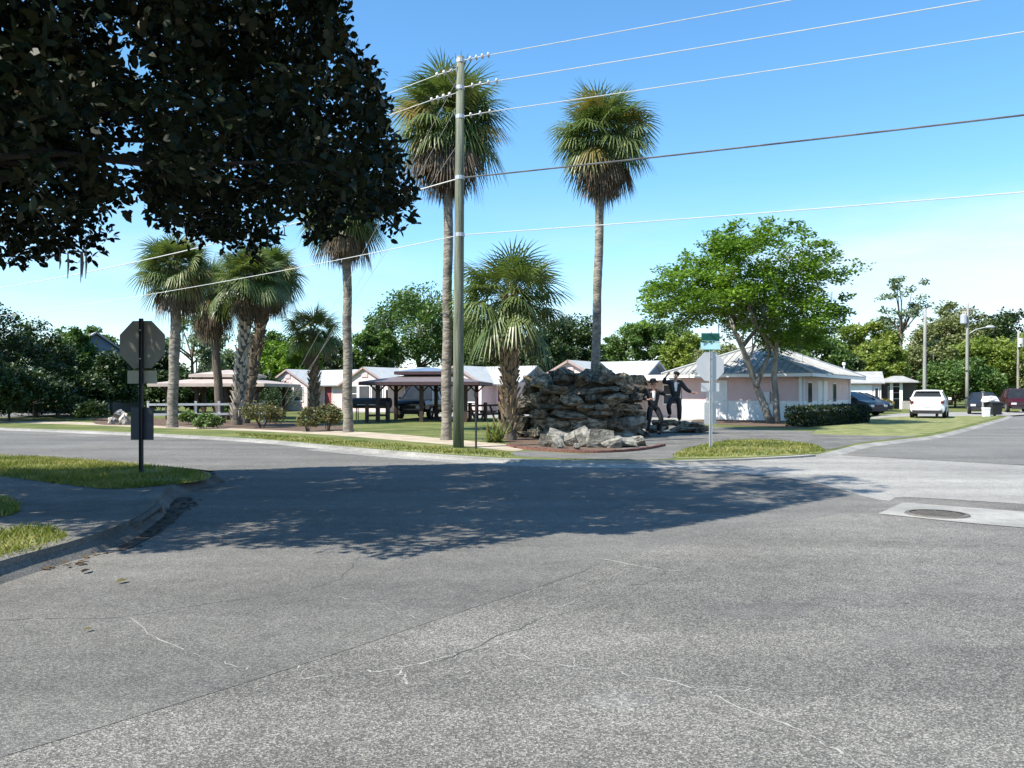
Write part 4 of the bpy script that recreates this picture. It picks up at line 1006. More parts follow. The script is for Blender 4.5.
# dark cottage and grey shed beyond the parked cars, grey blue house on the far side road
p = G(889, 409, ZB); t = thing('dark_cottage', 'dark walled cottage with white porch columns beyond the parked cars', 'cottage', p, R(-28))
mb = MB(); mb.bx(-1, 2.2, 1.6, 6, -.1, 2.4); mb.build('wall', M['car_dark'], t)
mb = MB(); hip_roof(mb, 3.2, 6.2, 2.5, 3.1, .3, inset=1.5); o = mb.build('roof', M['roof_grey'], t, (-1, -.1, 0))
for x in (-.8, .2, 1.0):
    mb = MB(); mb.bx(x - .13, x + .13, .1, .36, 0, 2.55); mb.build('column', M['white'], t)
mb = MB(); mb.bx(1.1, 2.2, .0, .25, -.1, .75); mb.build('porch_wall', M['concrete'], t)
window_f(t, -.2, .9, .9, 2.1, 1.6, 'glass', muntin=1)
p = G(850, 411.5, ZB); t = thing('grey_outbuilding', 'pale grey outbuilding just past the far corner of the house roof', 'building', p, R(-20))
mb = MB(); mb.bx(-2, 2.2, 0, 5, -.1, 2.3); mb.build('wall', M['pink_pale'], t)
mb = MB(); gable_x(mb, -2.3, 2.5, -.4, 5.4, 2.25, 3.2); mb.build('roof', M['roof_grey'], t)
mb = MB(); mb.bx(-1.6, 1.6, -.04, .0, 0, 2.1); mb.build('garage_door', M['white'], t)
window_f(t, 1.75, 2.1, .9, 1.9, 0, 'glass')
p = G(96, 413, ZB); t = thing('blue_grey_house', 'blue grey house with steep gable among dark trees beyond the side road', 'house', p, R(35))
mb = MB(); mb.bx(-4, 4, 0, 8, -.1, 2.9); mb.prism_xz([(-4, 2.898), (4, 2.898), (0, 5.7)], .0, .1); mb.build('wall', M['slate'], t)
mb = MB(); gable_y(mb, -4.4, 4.4, -.4, 8.4, 2.75, 5.9); mb.build('roof', M['roof_grey'], t)
window_f(t, -2.6, -1.4, .9, 2.2, 0, 'glass', muntin=1); window_f(t, 1.2, 2.4, .9, 2.2, 0, 'glass', muntin=1); door_f(t, -.5, .5, 0, 2.1, 0, 'white')

# pavilions
def pavilion(c, L, D, e, zt, pk, label, post, roof, fascia, name, rz, nx=3, top_mat=None):
    t = thing(name, label, 'pavilion', c, rz)
    for i in range(nx):
        for y in (.25, D - .25):
            x = .3 + (L - .6) * i / (nx - 1); mb = MB(); mb.bx(x - .09, x + .09, y - .09, y + .09, -.06, e - .1)
            mb.box((x + .22, y, e - .32), (.07, .07, .55), rot=Matrix.Rotation(R(45), 3, 'Y')); mb.box((x - .22, y, e - .32), (.07, .07, .55), rot=Matrix.Rotation(R(-45), 3, 'Y'))
            mb.build('post', M[post], t)
    mb = MB(); k = .34
    x0, x1, y0, y1 = -.45, L + .45, -.45, D + .45; ix0, ix1, iy0, iy1 = L * k * .8, L - L * k * .8, D * k * .8, D - D * k * .8
    o4 = [(x0, y0, e), (x1, y0, e), (x1, y1, e), (x0, y1, e)]; i4 = [(ix0, iy0, zt), (ix1, iy0, zt), (ix1, iy1, zt), (ix0, iy1, zt)]
    for i in range(4): slab(mb, [o4[i], o4[(i + 1) % 4], i4[(i + 1) % 4], i4[i]], .07)
    lo = mb.build('lower_roof', M[roof], t)
    mb = MB(); mb.bx(x0, x1, y0 - .03, y0, e - .17, e - .015); mb.bx(x0, x1, y1, y1 + .03, e - .17, e - .015); mb.bx(x0 - .03, x0, y0, y1, e - .17, e - .015); mb.bx(x1, x1 + .03, y0, y1, e - .17, e - .015)
    mb.build('fascia', M[fascia], lo)
    mb = MB(); ox, oy = .35, .35; zb = zt + .22; j = min(ix1 - ix0, iy1 - iy0) / 2 + .35
    x0, x1, y0, y1 = ix0 - ox, ix1 + ox, iy0 - oy, iy1 + oy; ym = (y0 + y1) / 2; a, b = (x0 + j, ym, pk), (x1 - j, ym, pk)
    slab(mb, [(x0, y0, zb), (x1, y0, zb), b, a], .06); slab(mb, [(x1, y1, zb), (x0, y1, zb), a, b], .06); slab(mb, [(x1, y0, zb), (x1, y1, zb), b], .06); slab(mb, [(x0, y1, zb), (x0, y0, zb), a], .06)
    up = mb.build('upper_roof', M[top_mat or roof], t)
    mb = MB(); mb.bx(ix0 + .03, ix1 - .03, iy0 + .03, iy1 - .03, zt - .12, zb + .02); mb.build('lantern', M[fascia], t)
    mb = MB(); mb.bx(x0, x1, y0 - .03, y0, zb - .16, zb - .015); mb.bx(x0 - .03, x0, y0, y1, zb - .16, zb - .015); mb.bx(x1, x1 + .03, y0, y1, zb - .16, zb - .015); mb.build('fascia', M[fascia], up)
    return t
c = G(400, 421, ZB); c.x -= 1.25; pavilion((c.x, c.y - 1.5, ZB), 5.0, 4.2, 1.98, 2.3, 2.75, 'dark timber pavilion with two tier roof before the louvred cottage', 'brown', 'roof_maroon', 'brown_fascia', 'timber_pavilion', R(-6), 3, 'metal_roof')
c = G(160, 419.5, ZB); pavilion((c.x, c.y, ZB), 5.5, 5.0, 1.95, 2.25, 2.75, 'tan roofed open shelter with dark posts behind the white rail fence', 'brown', 'roof_pink', 'roof_pink', 'open_shelter', R(-4), 4)

# white rail fence in front of the shelter
f0, f1 = G(148, 424.5, ZB), G(264, 423, ZB); u = f1 - f0; Lf = u.length
t = thing('rail_fence', 'white two rail fence in front of the open shelter', 'fence', f0, math.atan2(u.y, u.x))
for i in range(6):
    mb = MB(); x = Lf * i / 5; mb.bx(x - .045, x + .045, -.045, .045, -.1, 1.02); mb.bx(x - .06, x + .06, -.06, .06, 1.02, 1.05); mb.build('post', M['white'], t)
for z in (.45, .9):
    mb = MB(); mb.bx(0, Lf, -.085, -.047, z - .05, z + .05); mb.build('rail', M['white'], t)
# dark low rails round the pavilion lawn
def dark_rail(px0, px1, label, n, zr=(.35, .8)):
    f0, f1 = G(*px0, ZB), G(*px1, ZB); u = f1 - f0; Lf = u.length
    t = thing('timber_rail', label, 'fence', f0, math.atan2(u.y, u.x), 'dark rails round the pavilion lawn')
    for i in range(n):
        mb = MB(); x = Lf * i / (n - 1); mb.bx(x - .07, x + .07, -.07, .07, -.1, .95); mb.build('post', M['brown'], t)
    for z in zr:
        mb = MB(); mb.bx(0, Lf, .072, .12, z - .05, z + .05); mb.build('rail', M['brown'], t)
dark_rail((367, 423), (388, 422.5), 'short dark rail left of the front pavilion post, facing the slender palm', 2)
dark_rail((470, 422), (500, 420.5), 'dark rail running from pavilion towards the short stout palm', 3)
dark_rail((196, 422.8), (232, 420.5), 'dark rail half hidden behind booted palm and shrub', 3)

def picnic_table(px, py, rz, label):
    p = G(px, py, ZB); t = thing('picnic_table', label, 'table', p, rz, 'dark picnic tables')
    mb = MB()
    for k in range(5): mb.bx(-.9, .9, -.37 + k * .15, -.24 + k * .15, .72, .76)
    mb.build('tabletop', M['brown'], t)
    for s in (-1, 1):
        mb = MB(); mb.bx(-.9, .9, s * .72 - .13, s * .72 - .01, .43, .47); mb.bx(-.9, .9, s * .72 + .01, s * .72 + .13, .43, .47); mb.build('bench', M['brown'], t)
    for x in (-.65, .65):
        for s in (-1, 1):
            mb = MB(); mb.box((x, s * .45, .36), (.08, .08, .86), rot=Matrix.Rotation(R(s * 32), 3, 'X')); mb.build('leg', M['brown'], t)
        mb = MB(); mb.bx(x - .03, x + .03, -.8, .8, .36, .43); mb.build('brace', M['brown'], t)
picnic_table(478, 419, R(-30), 'dark picnic table on the lawn by the short stout palm')
picnic_table(447, 420, R(20), 'dark picnic table under the pavilion behind the tallest palm')
# barrel smoker on its trailer
p = G(372, 420, ZB); t = thing('barrel_smoker', 'long dark barrel smoker on legs standing before the louvred cottage', 'barbecue', p, R(-5))
mb = MB(); mb.tube([(-1.05, 0, .9), (-1.0, 0, .9), (1.0, 0, .9), (1.05, 0, .9)], [.2, .28, .28, .2], 16); mb.build('barrel', M['dark_steel'], t)
for x in (-.8, .8):
    for y in (-.2, .2):
        mb = MB(); mb.tube([(x, y, -.05), (x, y * .8, .72)], .03, 6); mb.build('leg', M['dark_steel'], t)
mb = MB(); mb.tube([(.8, 0, 1.1), (.8, 0, 1.6)], .05, 8); mb.build('chimney', M['dark_steel'], t)
mb = MB(); mb.bx(-.7, .5, -.42, -.22, .80, .83); mb.build('shelf', M['galv'], t)

# ---------------------------------------------------------------- rock mound and stones
def stone_mesh(name, seed, m, n=15, rough=.07):
    rs = random.Random(seed); bm = bmesh.new()
    for i in range(n):
        v = Vector((rs.uniform(-1, 1), rs.uniform(-1, 1), rs.uniform(-1, 1))); k = max(abs(v.x), abs(v.y), abs(v.z)); v = v / k * rs.uniform(.88, 1.0) if k > 0 else v
        bm.verts.new(v * .5)
    r_ = bmesh.ops.convex_hull(bm, input=bm.verts)
    bmesh.ops.delete(bm, geom=[g for g in r_['geom_interior'] if isinstance(g, bmesh.types.BMVert)], context='VERTS')
    bmesh.ops.triangulate(bm, faces=bm.faces)
    bmesh.ops.subdivide_edges(bm, edges=bm.edges, cuts=3, use_grid_fill=True)
    from mathutils import noise
    for v in bm.verts:
        d = noise.fractal(v.co * 4.5 + Vector((seed * 3.1, 0, 0)), 1.0, 2.0, 4); v.co += v.co.normalized() * d * rough
    bm.normal_update(); me = bpy.data.meshes.new(name); bm.to_mesh(me); bm.free(); me.materials.append(m); return me
SV = [stone_mesh('stone', i, M['rock']) for i in range(9)]
SP = [stone_mesh('stone', 40 + i, M['rock_pale'], 16, .05) for i in range(5)]
def stone(name, me, parent, loc, dims, rz, tilt=0):
    o = put(name, me, parent, loc, rz); o.rotation_euler = (random.gauss(0, tilt), random.gauss(0, tilt), rz); o.scale = dims; return o

RC = Vector(((582 - HX) / F * 27.0, 27.0, ZB)); t = thing('rock_mound', 'big dark weathered rock mound built of stacked limestone at the corner', 'rock mound', RC)
RX, RY = 1.76, 1.5
def prof(a):   # half width and top shape seen round the mound
    return 1 + .05 * math.sin(3 * a + 1) + .04 * math.sin(5 * a)
mb = MB(); rings = []
for k in range(7):
    z = -.1 + 2.05 * k / 6; s = [1, .98, .95, .9, .82, .7, .5][k] * .88
    rings.append([(RX * s * math.cos(a) * prof(a) + .12 * k / 6, RY * s * math.sin(a) * prof(a), z) for a in [2 * math.pi * i / 20 for i in range(20)]])
for k in range(6):
    for i in range(20):
        j = (i + 1) % 20; mb.face([rings[k][i], rings[k][j], rings[k + 1][j], rings[k + 1][i]])
mb.face(rings[-1]); mb.build('rock_core', M['rock'], t)
cnt = 0
z = .02
while z < 1.95:
    hh = random.uniform(.18, .42) if z < 1.4 else random.uniform(.22, .40); u = z / 2.3; s = 1 - .10 * u - .42 * max(0, u - .55) ** 1.3 * 2
    a = random.uniform(0, .6); end = a + 2 * math.pi
    while a < end - .12:
        wd = random.uniform(.30, 1.15); da = wd / (s * (RX + RY) / 2)
        back = math.sin(a + da / 2) > .35
        if not back or random.random() < .45:
            am = a + da / 2; pr = prof(am) * s * random.uniform(.86, 1.08)
            x, y = RX * pr * math.cos(am) + .1 * u, RY * pr * math.sin(am)
            stone('stone', SV[cnt % 9] if random.random() < .8 or z > 1.5 else SP[cnt % 5], t, (x, y, z + hh / 2), (wd * 1.12, random.uniform(.5, .85), hh * random.uniform(1.05, 1.4)), am + math.pi / 2 + random.gauss(0, .2), .08); cnt += 1
        a += da
    z += hh * .98
for i in range(14):
    a = random.uniform(0, 6.28); k = random.random() ** .5 * .62
    stone('stone', SV[i % 9], t, (RX * k * math.cos(a) + .1, RY * k * math.sin(a), 1.98 + random.uniform(-.14, .16) - .25 * k), (random.uniform(.5, .9), random.uniform(.45, .7), random.uniform(.3, .5)), a, .25); cnt += 1
# left shoulder
for x, y, z, w, d, h in ((-2.0, -.2, .35, .7, .7, .8), (-1.95, -.3, 1.0, .55, .6, .75), (-1.75, -.2, 1.5, .5, .6, .55), (-2.25, .1, .2, .5, .6, .5)):
    stone('stone', SV[cnt % 9], t, (x, y, z), (w, d, h), random.uniform(0, 3), .1); cnt += 1
print('mound stones', cnt)

LOOSE = [(546, 447, .42, .36, .30, 'pale squarish loose stone at the foot of the rock mound, nearest the short palm'), (562, 443, 1.0, .5, .26, 'long flat pale slab lying below the mound hollow'), (558, 448, .36, .3, .26, 'small pale stone under the long flat slab'), (572, 446.5, .5, .4, .3, 'grey blocky stone between flat slab and big tilted block'),
         (585, 446.5, .78, .5, .42, 'large pale block tilted at the middle of the mound foot'), (600, 447.5, .8, .5, .36, 'long pale rough rock sloping at the mound foot'), (612, 447.5, .7, .45, .24, 'low rubbly rock right after the sloping pale one'), (627, 447, .7, .5, .22, 'low flat rock near the brick edging end'), (640, 446, .5, .4, .22, 'last small loose rock before the seated stone ledge'), (577, 449.5, .22, .2, .12, 'smallest pale loose stone lying on the mulch')]
for i, (px, py, w, d, h, lab) in enumerate(LOOSE):
    p = G(px, py, ZB + .015); tag(stone('loose_stone', SP[i % 5], None, (p.x, p.y + d * .4, p.z + h * .55), (w * .8, d, h * 1.3), random.uniform(-.3, .3), .2), lab, 'stone', 'loose stones at the foot of the mound')
# stone ledge under the second statue
p = G(676, 433, ZB); t = thing('stone_ledge', 'low ledge of dark flat stones under the leaping statue', 'stone ledge', (p.x, p.y + .2, ZB))
for i, (x, y, z, w, d, h) in enumerate(((-.55, 0, .12, .9, .9, .3), (.25, 0, .11, .9, .8, .28), (.95, .1, .1, .6, .7, .26), (-.3, .15, .34, .9, .7, .22), (.4, .2, .31, .8, .6, .2), (.85, .05, .28, .45, .5, .2), (-.8, -.3, .08, .6, .4, .2))):
    stone('stone', SV[(i * 2) % 9], t, (x, y, z), (w * 1.08, d, h * 1.15), random.uniform(-.2, .2), .05)
# low white rocks by the cycad clump
for px, py, s, lab in ((117, 422.5, .7, 'white rock with a hollow beside the dark cycad clump'), (124, 424.5, .55, 'smaller white rock in front of the hollow one'), (112, 424, .4, 'lowest whitish rock nearest the dark cycad clump')):
    p = G(px, py, ZB); tag(stone('white_rock', stone_mesh('white_rock', int(px), M['boot_pale'], 14, .12), None, (p.x, p.y, p.z + s * .35), (s * 1.2, s, s), px, .2), lab, 'rock', 'white rocks in the planting bed')
# brick edging
mb = MB(); line = smooth_line([G(x, y, ZB) for x, y in [(508, 446), (525, 449.3), (560, 452), (600, 453), (640, 450.5), (664, 446)]], 14)
acc = 0
for i in range(len(line) - 1):
    d = line[i + 1] - line[i]; c_ = (line[i] + line[i + 1]) / 2
    mb.box((c_.x, c_.y, ZB + .03 + random.uniform(-.008, .008)), (d.length * .94, .09, .07), math.atan2(d.y, d.x) + random.gauss(0, .05))
tag(mb.build('brick_edging', M['brick']), 'curved red brick edging round the mulch below the rock mound', 'edging')
# ---------------------------------------------------------------- signs
def octagon(r, y0, y1, zc):
    return [(r * math.cos(R(22.5 + 45 * i)), zc + r * math.sin(R(22.5 + 45 * i))) for i in range(8)]
def stop_sign(loc, rz, wid, zc, label, post_m, back_m, top, extras, post_r=.03):
    t = thing('stop_sign', label, 'stop sign', loc, rz)
    mb = MB(); mb.bx(-post_r, post_r, -.012, .012, -.15, top); mb.bx(-post_r, -post_r + .008, -.035, -.0125, -.15, top); mb.bx(post_r - .008, post_r, -.035, -.0125, -.15, top); mb.build('post', M[post_m], t)
    mb = MB(); mb.prism_xz(octagon(wid / 2 / math.cos(R(22.5)), 0, 0, zc), .018, .026); pl = mb.build('sign_plate', M[back_m], t)
    mb = MB(); mb.prism_xz(octagon((wid / 2 - .02) / math.cos(R(22.5)), 0, 0, zc), .027, .030); mb.build('sign_face', M['sign_red'], pl)
    mb = MB()
    for z in (zc - wid * .3, zc + wid * .3): mb.tube([(0, .03, z), (0, -.045, z)], .012, 6)
    mb.build('bolts', M['galv'], pl)
    for nm, w, z0, z1, m_, y in extras:
        mb = MB(); mb.bx(-w / 2, w / 2, y, y + .008, z0, z1); mb.build(nm, M[m_], t)
    return t
p = G(141.5, 473, ZK); k = p.y / F; zz = lambda y: (473 - y) * k
stop_sign(p, R(-6), 47.5 * k, zz(344.5), 'back of a shade darkened octagonal sign on the near grassy corner', 'dark_steel', 'sign_back_shade', zz(318.5),  # post, back and panel colours darkened for the magnolia's shade
          [('small_plate', 31 * k, zz(383.5), zz(370.5), 'sign_cream', .018), ('lower_panel', 24 * k, zz(440), zz(407.5), 'sign_shade', .018)])
p = G(710.5, 447, ZB + .02); k = p.y / F; zz = lambda y: (447 - y) * k
t = stop_sign(p, R(8), 28.5 * k, zz(366.5), 'back of a pale octagonal sign topped by green street name plates', 'galv', 'sign_back', zz(350.5),
          [('small_plate', 19 * k, zz(391.5), zz(383), 'sign_back', .018), ('lower_panel', 12.5 * k, zz(424.5), zz(402.5), 'galv', .018)], .035)
# street name plates: the upper one dark, the lower one pale
def blade(nm, rz, z0, z1, w, m_):
    mb = MB(); mb.bx(-w / 2, w / 2, -.006, .006, z0, z1); b = mb.build(nm, M[m_], t, (0, 0, 0), rz); return b
b1 = blade('upper_street_plate', R(4), zz(341.5), zz(333), 19.5 * k, 'sign_green'); b2 = blade('lower_street_plate', R(-8), zz(349.8), zz(342.2), 19.5 * k, 'sign_aqua')
for b_, zc, mm, n in ((b1, (zz(341.5) + zz(333)) / 2, 'sign_aqua', 6), (b2, (zz(349.8) + zz(342.2)) / 2, 'sign_green', 4)):
    mb = MB()
    for s in (-1, 1):
        mb.bx(-9 * k, 9 * k, s * .0075 - .001, s * .0075 + .001, zc - .095, zc - .088); mb.bx(-9 * k, 9 * k, s * .0075 - .001, s * .0075 + .001, zc + .088, zc + .095)
    mb.build('border', M[mm], b_)
mb = MB(); mb.bx(-.05, .05, -.02, .02, zz(351.5), zz(349.8)); mb.bx(-.03, .03, -.03, .03, zz(342.2), zz(341.5)); mb.build('bracket', M['sign_green'], t)

# dark post by the verge
p = G(476, 449.5, ZB); t = thing('marker_post', 'thin dark metal post on the verge next to the utility pole', 'post', p)
mb = MB(); mb.tube([(0, 0, -.1), (0, 0, 1.36)], .026, 8); mb.build('post', M['dark_steel'], t)
mb = MB(); mb.bx(-.05, .05, -.03, .03, 1.30, 1.42); mb.build('cap', M['dark_steel'], t)

# ---------------------------------------------------------------- utility poles and wires
pole_loc = G(458.5, 447.5, ZB); PY = pole_loc.y; k = PY / F
def utility_pole(loc, h, label, m='post_wood', r=.145, hw=True):
    t = thing('utility_pole', label, 'utility pole', loc, 0, 'utility poles along the streets')
    mb = MB(); mb.tube([(0, 0, -.2), (.0, 0, h * .3), (.03, 0, h * .7), (.05, 0, h)], [r, r * .94, r * .82, r * .70], 14); mb.build('pole', M[m], t, smooth=True)
    return t
PH = (447.5 - 57) * k
t = utility_pole(pole_loc, PH, 'greenish wooden utility pole standing tall in front of the ringed palm')
DR = Vector((.893, -.45, 0)).normalized(); DL = Vector((-.80, .60, 0)).normalized()
ins = []
def insulator(h, d, n, reach):
    mb = MB(); p0 = Vector((.04, 0, h)) + d * .12
    mb.tube([p0, p0 + d * reach], .013, 6)
    for i in range(n): q = p0 + d * (reach * (.25 + .7 * i / max(1, n - 1))); mb.tube([q - d * .028, q, q + d * .028], [.025, .075, .025], 10)
    mb.build('insulator', M['porcelain'], t, smooth=True); return pole_loc + p0 + d * reach
H = lambda y: (447.5 - y) * k
R1 = insulator(H(61), DR, 4, .75); R2 = insulator(H(88), DR, 4, 1.0); R3 = insulator(H(117), DR, 3, .8); L1 = insulator(H(68), DL, 3, .7); L2 = insulator(H(92), DL, 4, .9)
for h in (61, 88, 117, 178, 235):
    mb = MB(); r0 = .145 * (1 - .3 * H(h) / PH) + .012; mb.tube([(.05 * H(h) / PH, 0, H(h) - .05), (.05 * H(h) / PH, 0, H(h) + .05)], r0, 12); mb.build('band', M['galv'], t)
mb = MB(); mb.tube([(-.05, -.1, H(66)), (-.32, -.15, H(74)), (-.18, -.12, H(84)), (-.05, -.1, H(90))], .016, 6); mb.build('jumper', M['wire_dark'], t)
end_r = pole_loc + DR * 46; end_l = pole_loc + DL * 46
for e_, lab in ((end_r, 'wooden utility pole outside the picture carrying the crossing wires'),):
    t2 = utility_pole((e_.x, e_.y, 0), PH, lab)
t2 = utility_pole((end_l.x, end_l.y, 0), PH - .5, 'wooden utility pole far down the cross street, hidden by dark trees')
def cable(p0, p1, sag, r, m, label, group='overhead wires'):
    mb = MB(); pts = []
    for i in range(33):
        u = i / 32; q = p0.lerp(p1, u); q.z -= 4 * sag * u * (1 - u); pts.append(q)
    b = pts[0].copy(); mb.tube([q - b for q in pts], r, 5); return tag(mb.build('overhead_wire', M[m], None, b), label, 'wire', group)
def far_r_(h, off=0): return Vector((end_r.x, end_r.y, H(h) + off))
def far_l_(h, off=0): return Vector((end_l.x, end_l.y, H(h) + off))
at = lambda h: pole_loc + Vector((.05, 0, H(h)))
cable(R1, far_r_(61), .3, .011, 'wire', 'topmost bright wire leaving the utility pole for the upper picture edge')
cable(R2, far_r_(88), .3, .012, 'wire', 'second bright wire from the top of the utility pole')
cable(R3, far_r_(117), .3, .011, 'wire', 'third bright wire with two insulators below the second')
cable(at(178), far_r_(178), .3, .021, 'wire_dark', 'thick dark mottled cable crossing the round headed palm')
cable(at(235), far_r_(235), .3, .012, 'wire', 'lowest pale wire crossing below the round palm head')
cable(L1, far_l_(66), .6, .010, 'wire', 'highest wire running behind the magnolia from the pole')
cable(L2, far_l_(90), .6, .010, 'wire', 'wire with four insulators running behind the magnolia from the pole')
cable(at(178), far_l_(178), .7, .017, 'wire', 'pale cable sinking towards the dark trees over the twin palms')
cable(at(235), far_l_(235), .5, .011, 'wire', 'lower pale wire passing in front of the twin palm heads')
an = G(276, 425, ZB)
for h, lab in ((74, 'uppermost slanting guy wire of the utility pole'), (100, 'middle slanting guy wire of the utility pole'), (140, 'lowest slanting guy wire of the utility pole')):
    cable(at(h), an + Vector((random.uniform(-.4, .4), random.uniform(-.4, .4), 0)), -.0, .005, 'galv', lab, 'guy wires of the utility pole')

# far poles at right
def far_pole(px, top, base_y, d, label, m='post_grey', r=.14):
    x = (px - HX) / F * d; return utility_pole((x, d, ZB - .1), CAM_H + (HY - top) / F * d, label, m, r), Vector((x, d, 0)), d / F
far_pole(924.5, 308, 0, 62, 'leaning looking pale wooden pole rising behind the white car')
tp, pp, kk_ = far_pole(967, 303, 0, 78, 'wooden pole carrying a grey transformer and a street lamp', r=.16)
z_ = lambda y: CAM_H + (HY - y) * kk_
mb = MB(); mb.tube([(-.32, 0, z_(324)), (-.32, 0, z_(323)), (-.32, 0, z_(315)), (-.32, 0, z_(314))], [.2, .3, .3, .2], 14); mb.build('transformer', M['galv'], tp)
mb = MB(); mb.tube([(-.42, -.1, z_(314)), (-.42, -.1, z_(311))], .06, 8); mb.tube([(-.22, -.1, z_(314)), (-.22, -.1, z_(311))], .06, 8); mb.build('bushing', M['porcelain'], tp)
mb = MB(); mb.tube([(.1, 0, z_(334)), (.7, -.2, z_(329.5)), (1.4, -.4, z_(327.5)), (1.7, -.45, z_(327.3))], .045, 8); la = mb.build('lamp_arm', M['galv'], tp)
mb = MB(); mb.tube([(1.5, -.42, z_(327.2)), (1.7, -.46, z_(327)), (2.1, -.55, z_(327)), (2.3, -.6, z_(327.4))], [.05, .13, .15, .05], 10); mb.build('lamp_head', M['galv'], la, smooth=True)
mb = MB(); mb.bx(-1.1, 1.1, -.07, .07, z_(310), z_(308.6)); mb.build('crossarm', M['post_grey'], tp)
tp, pp, kk_ = far_pole(1018, 330, 0, 84, 'pole with pale transformer can at the right picture edge')
mb = MB(); mb.tube([(.1, -.3, CAM_H + (HY - 347) * kk_), (.1, -.3, CAM_H + (HY - 338) * kk_)], .3, 14); mb.build('transformer', M['sign_back'], tp)
far_pole(555.5, 340, 0, 74, 'thin grey pole standing between cottages and dark tree', r=.1)
p = G(844, 411, ZB); t = thing('vent_pipe', 'short white vent pole rising past the house roof end', 'pole', p); mb = MB(); mb.tube([(0, 0, -.1), (0, 0, 3.75)], .06, 8); mb.build('pole', M['white'], t); mb = MB(); mb.tube([(0, 0, 3.72), (0, 0, 3.95)], .13, 8); mb.build('cap', M['white'], t)
for px, py, h, lab in ((937, 417.5, 1.5, 'pale slim marker post in dry grass beyond the white car'), (983, 415, 1.5, 'pale marker post between the grey pole foot and bin')):
    p = G(px, py, ZB); t = thing('yard_post', lab, 'post', p); mb = MB(); mb.tube([(0, 0, -.1), (0, 0, h)], [.09, .05], 8); mb.build('post', M['concrete'], t); mb = MB(); mb.bx(-.07, .07, -.07, .07, h, h + .05); mb.build('cap', M['concrete'], t)
p = G(59, 417, ZB); t = thing('yard_post', 'brown wooden post beside the shaded side road', 'post', p); mb = MB(); mb.bx(-.06, .06, -.06, .06, -.1, 1.5); mb.build('post', M['bark'], t); mb = MB(); mb.bx(-.09, .09, -.09, .09, 1.5, 1.55); mb.build('cap', M['bark'], t)

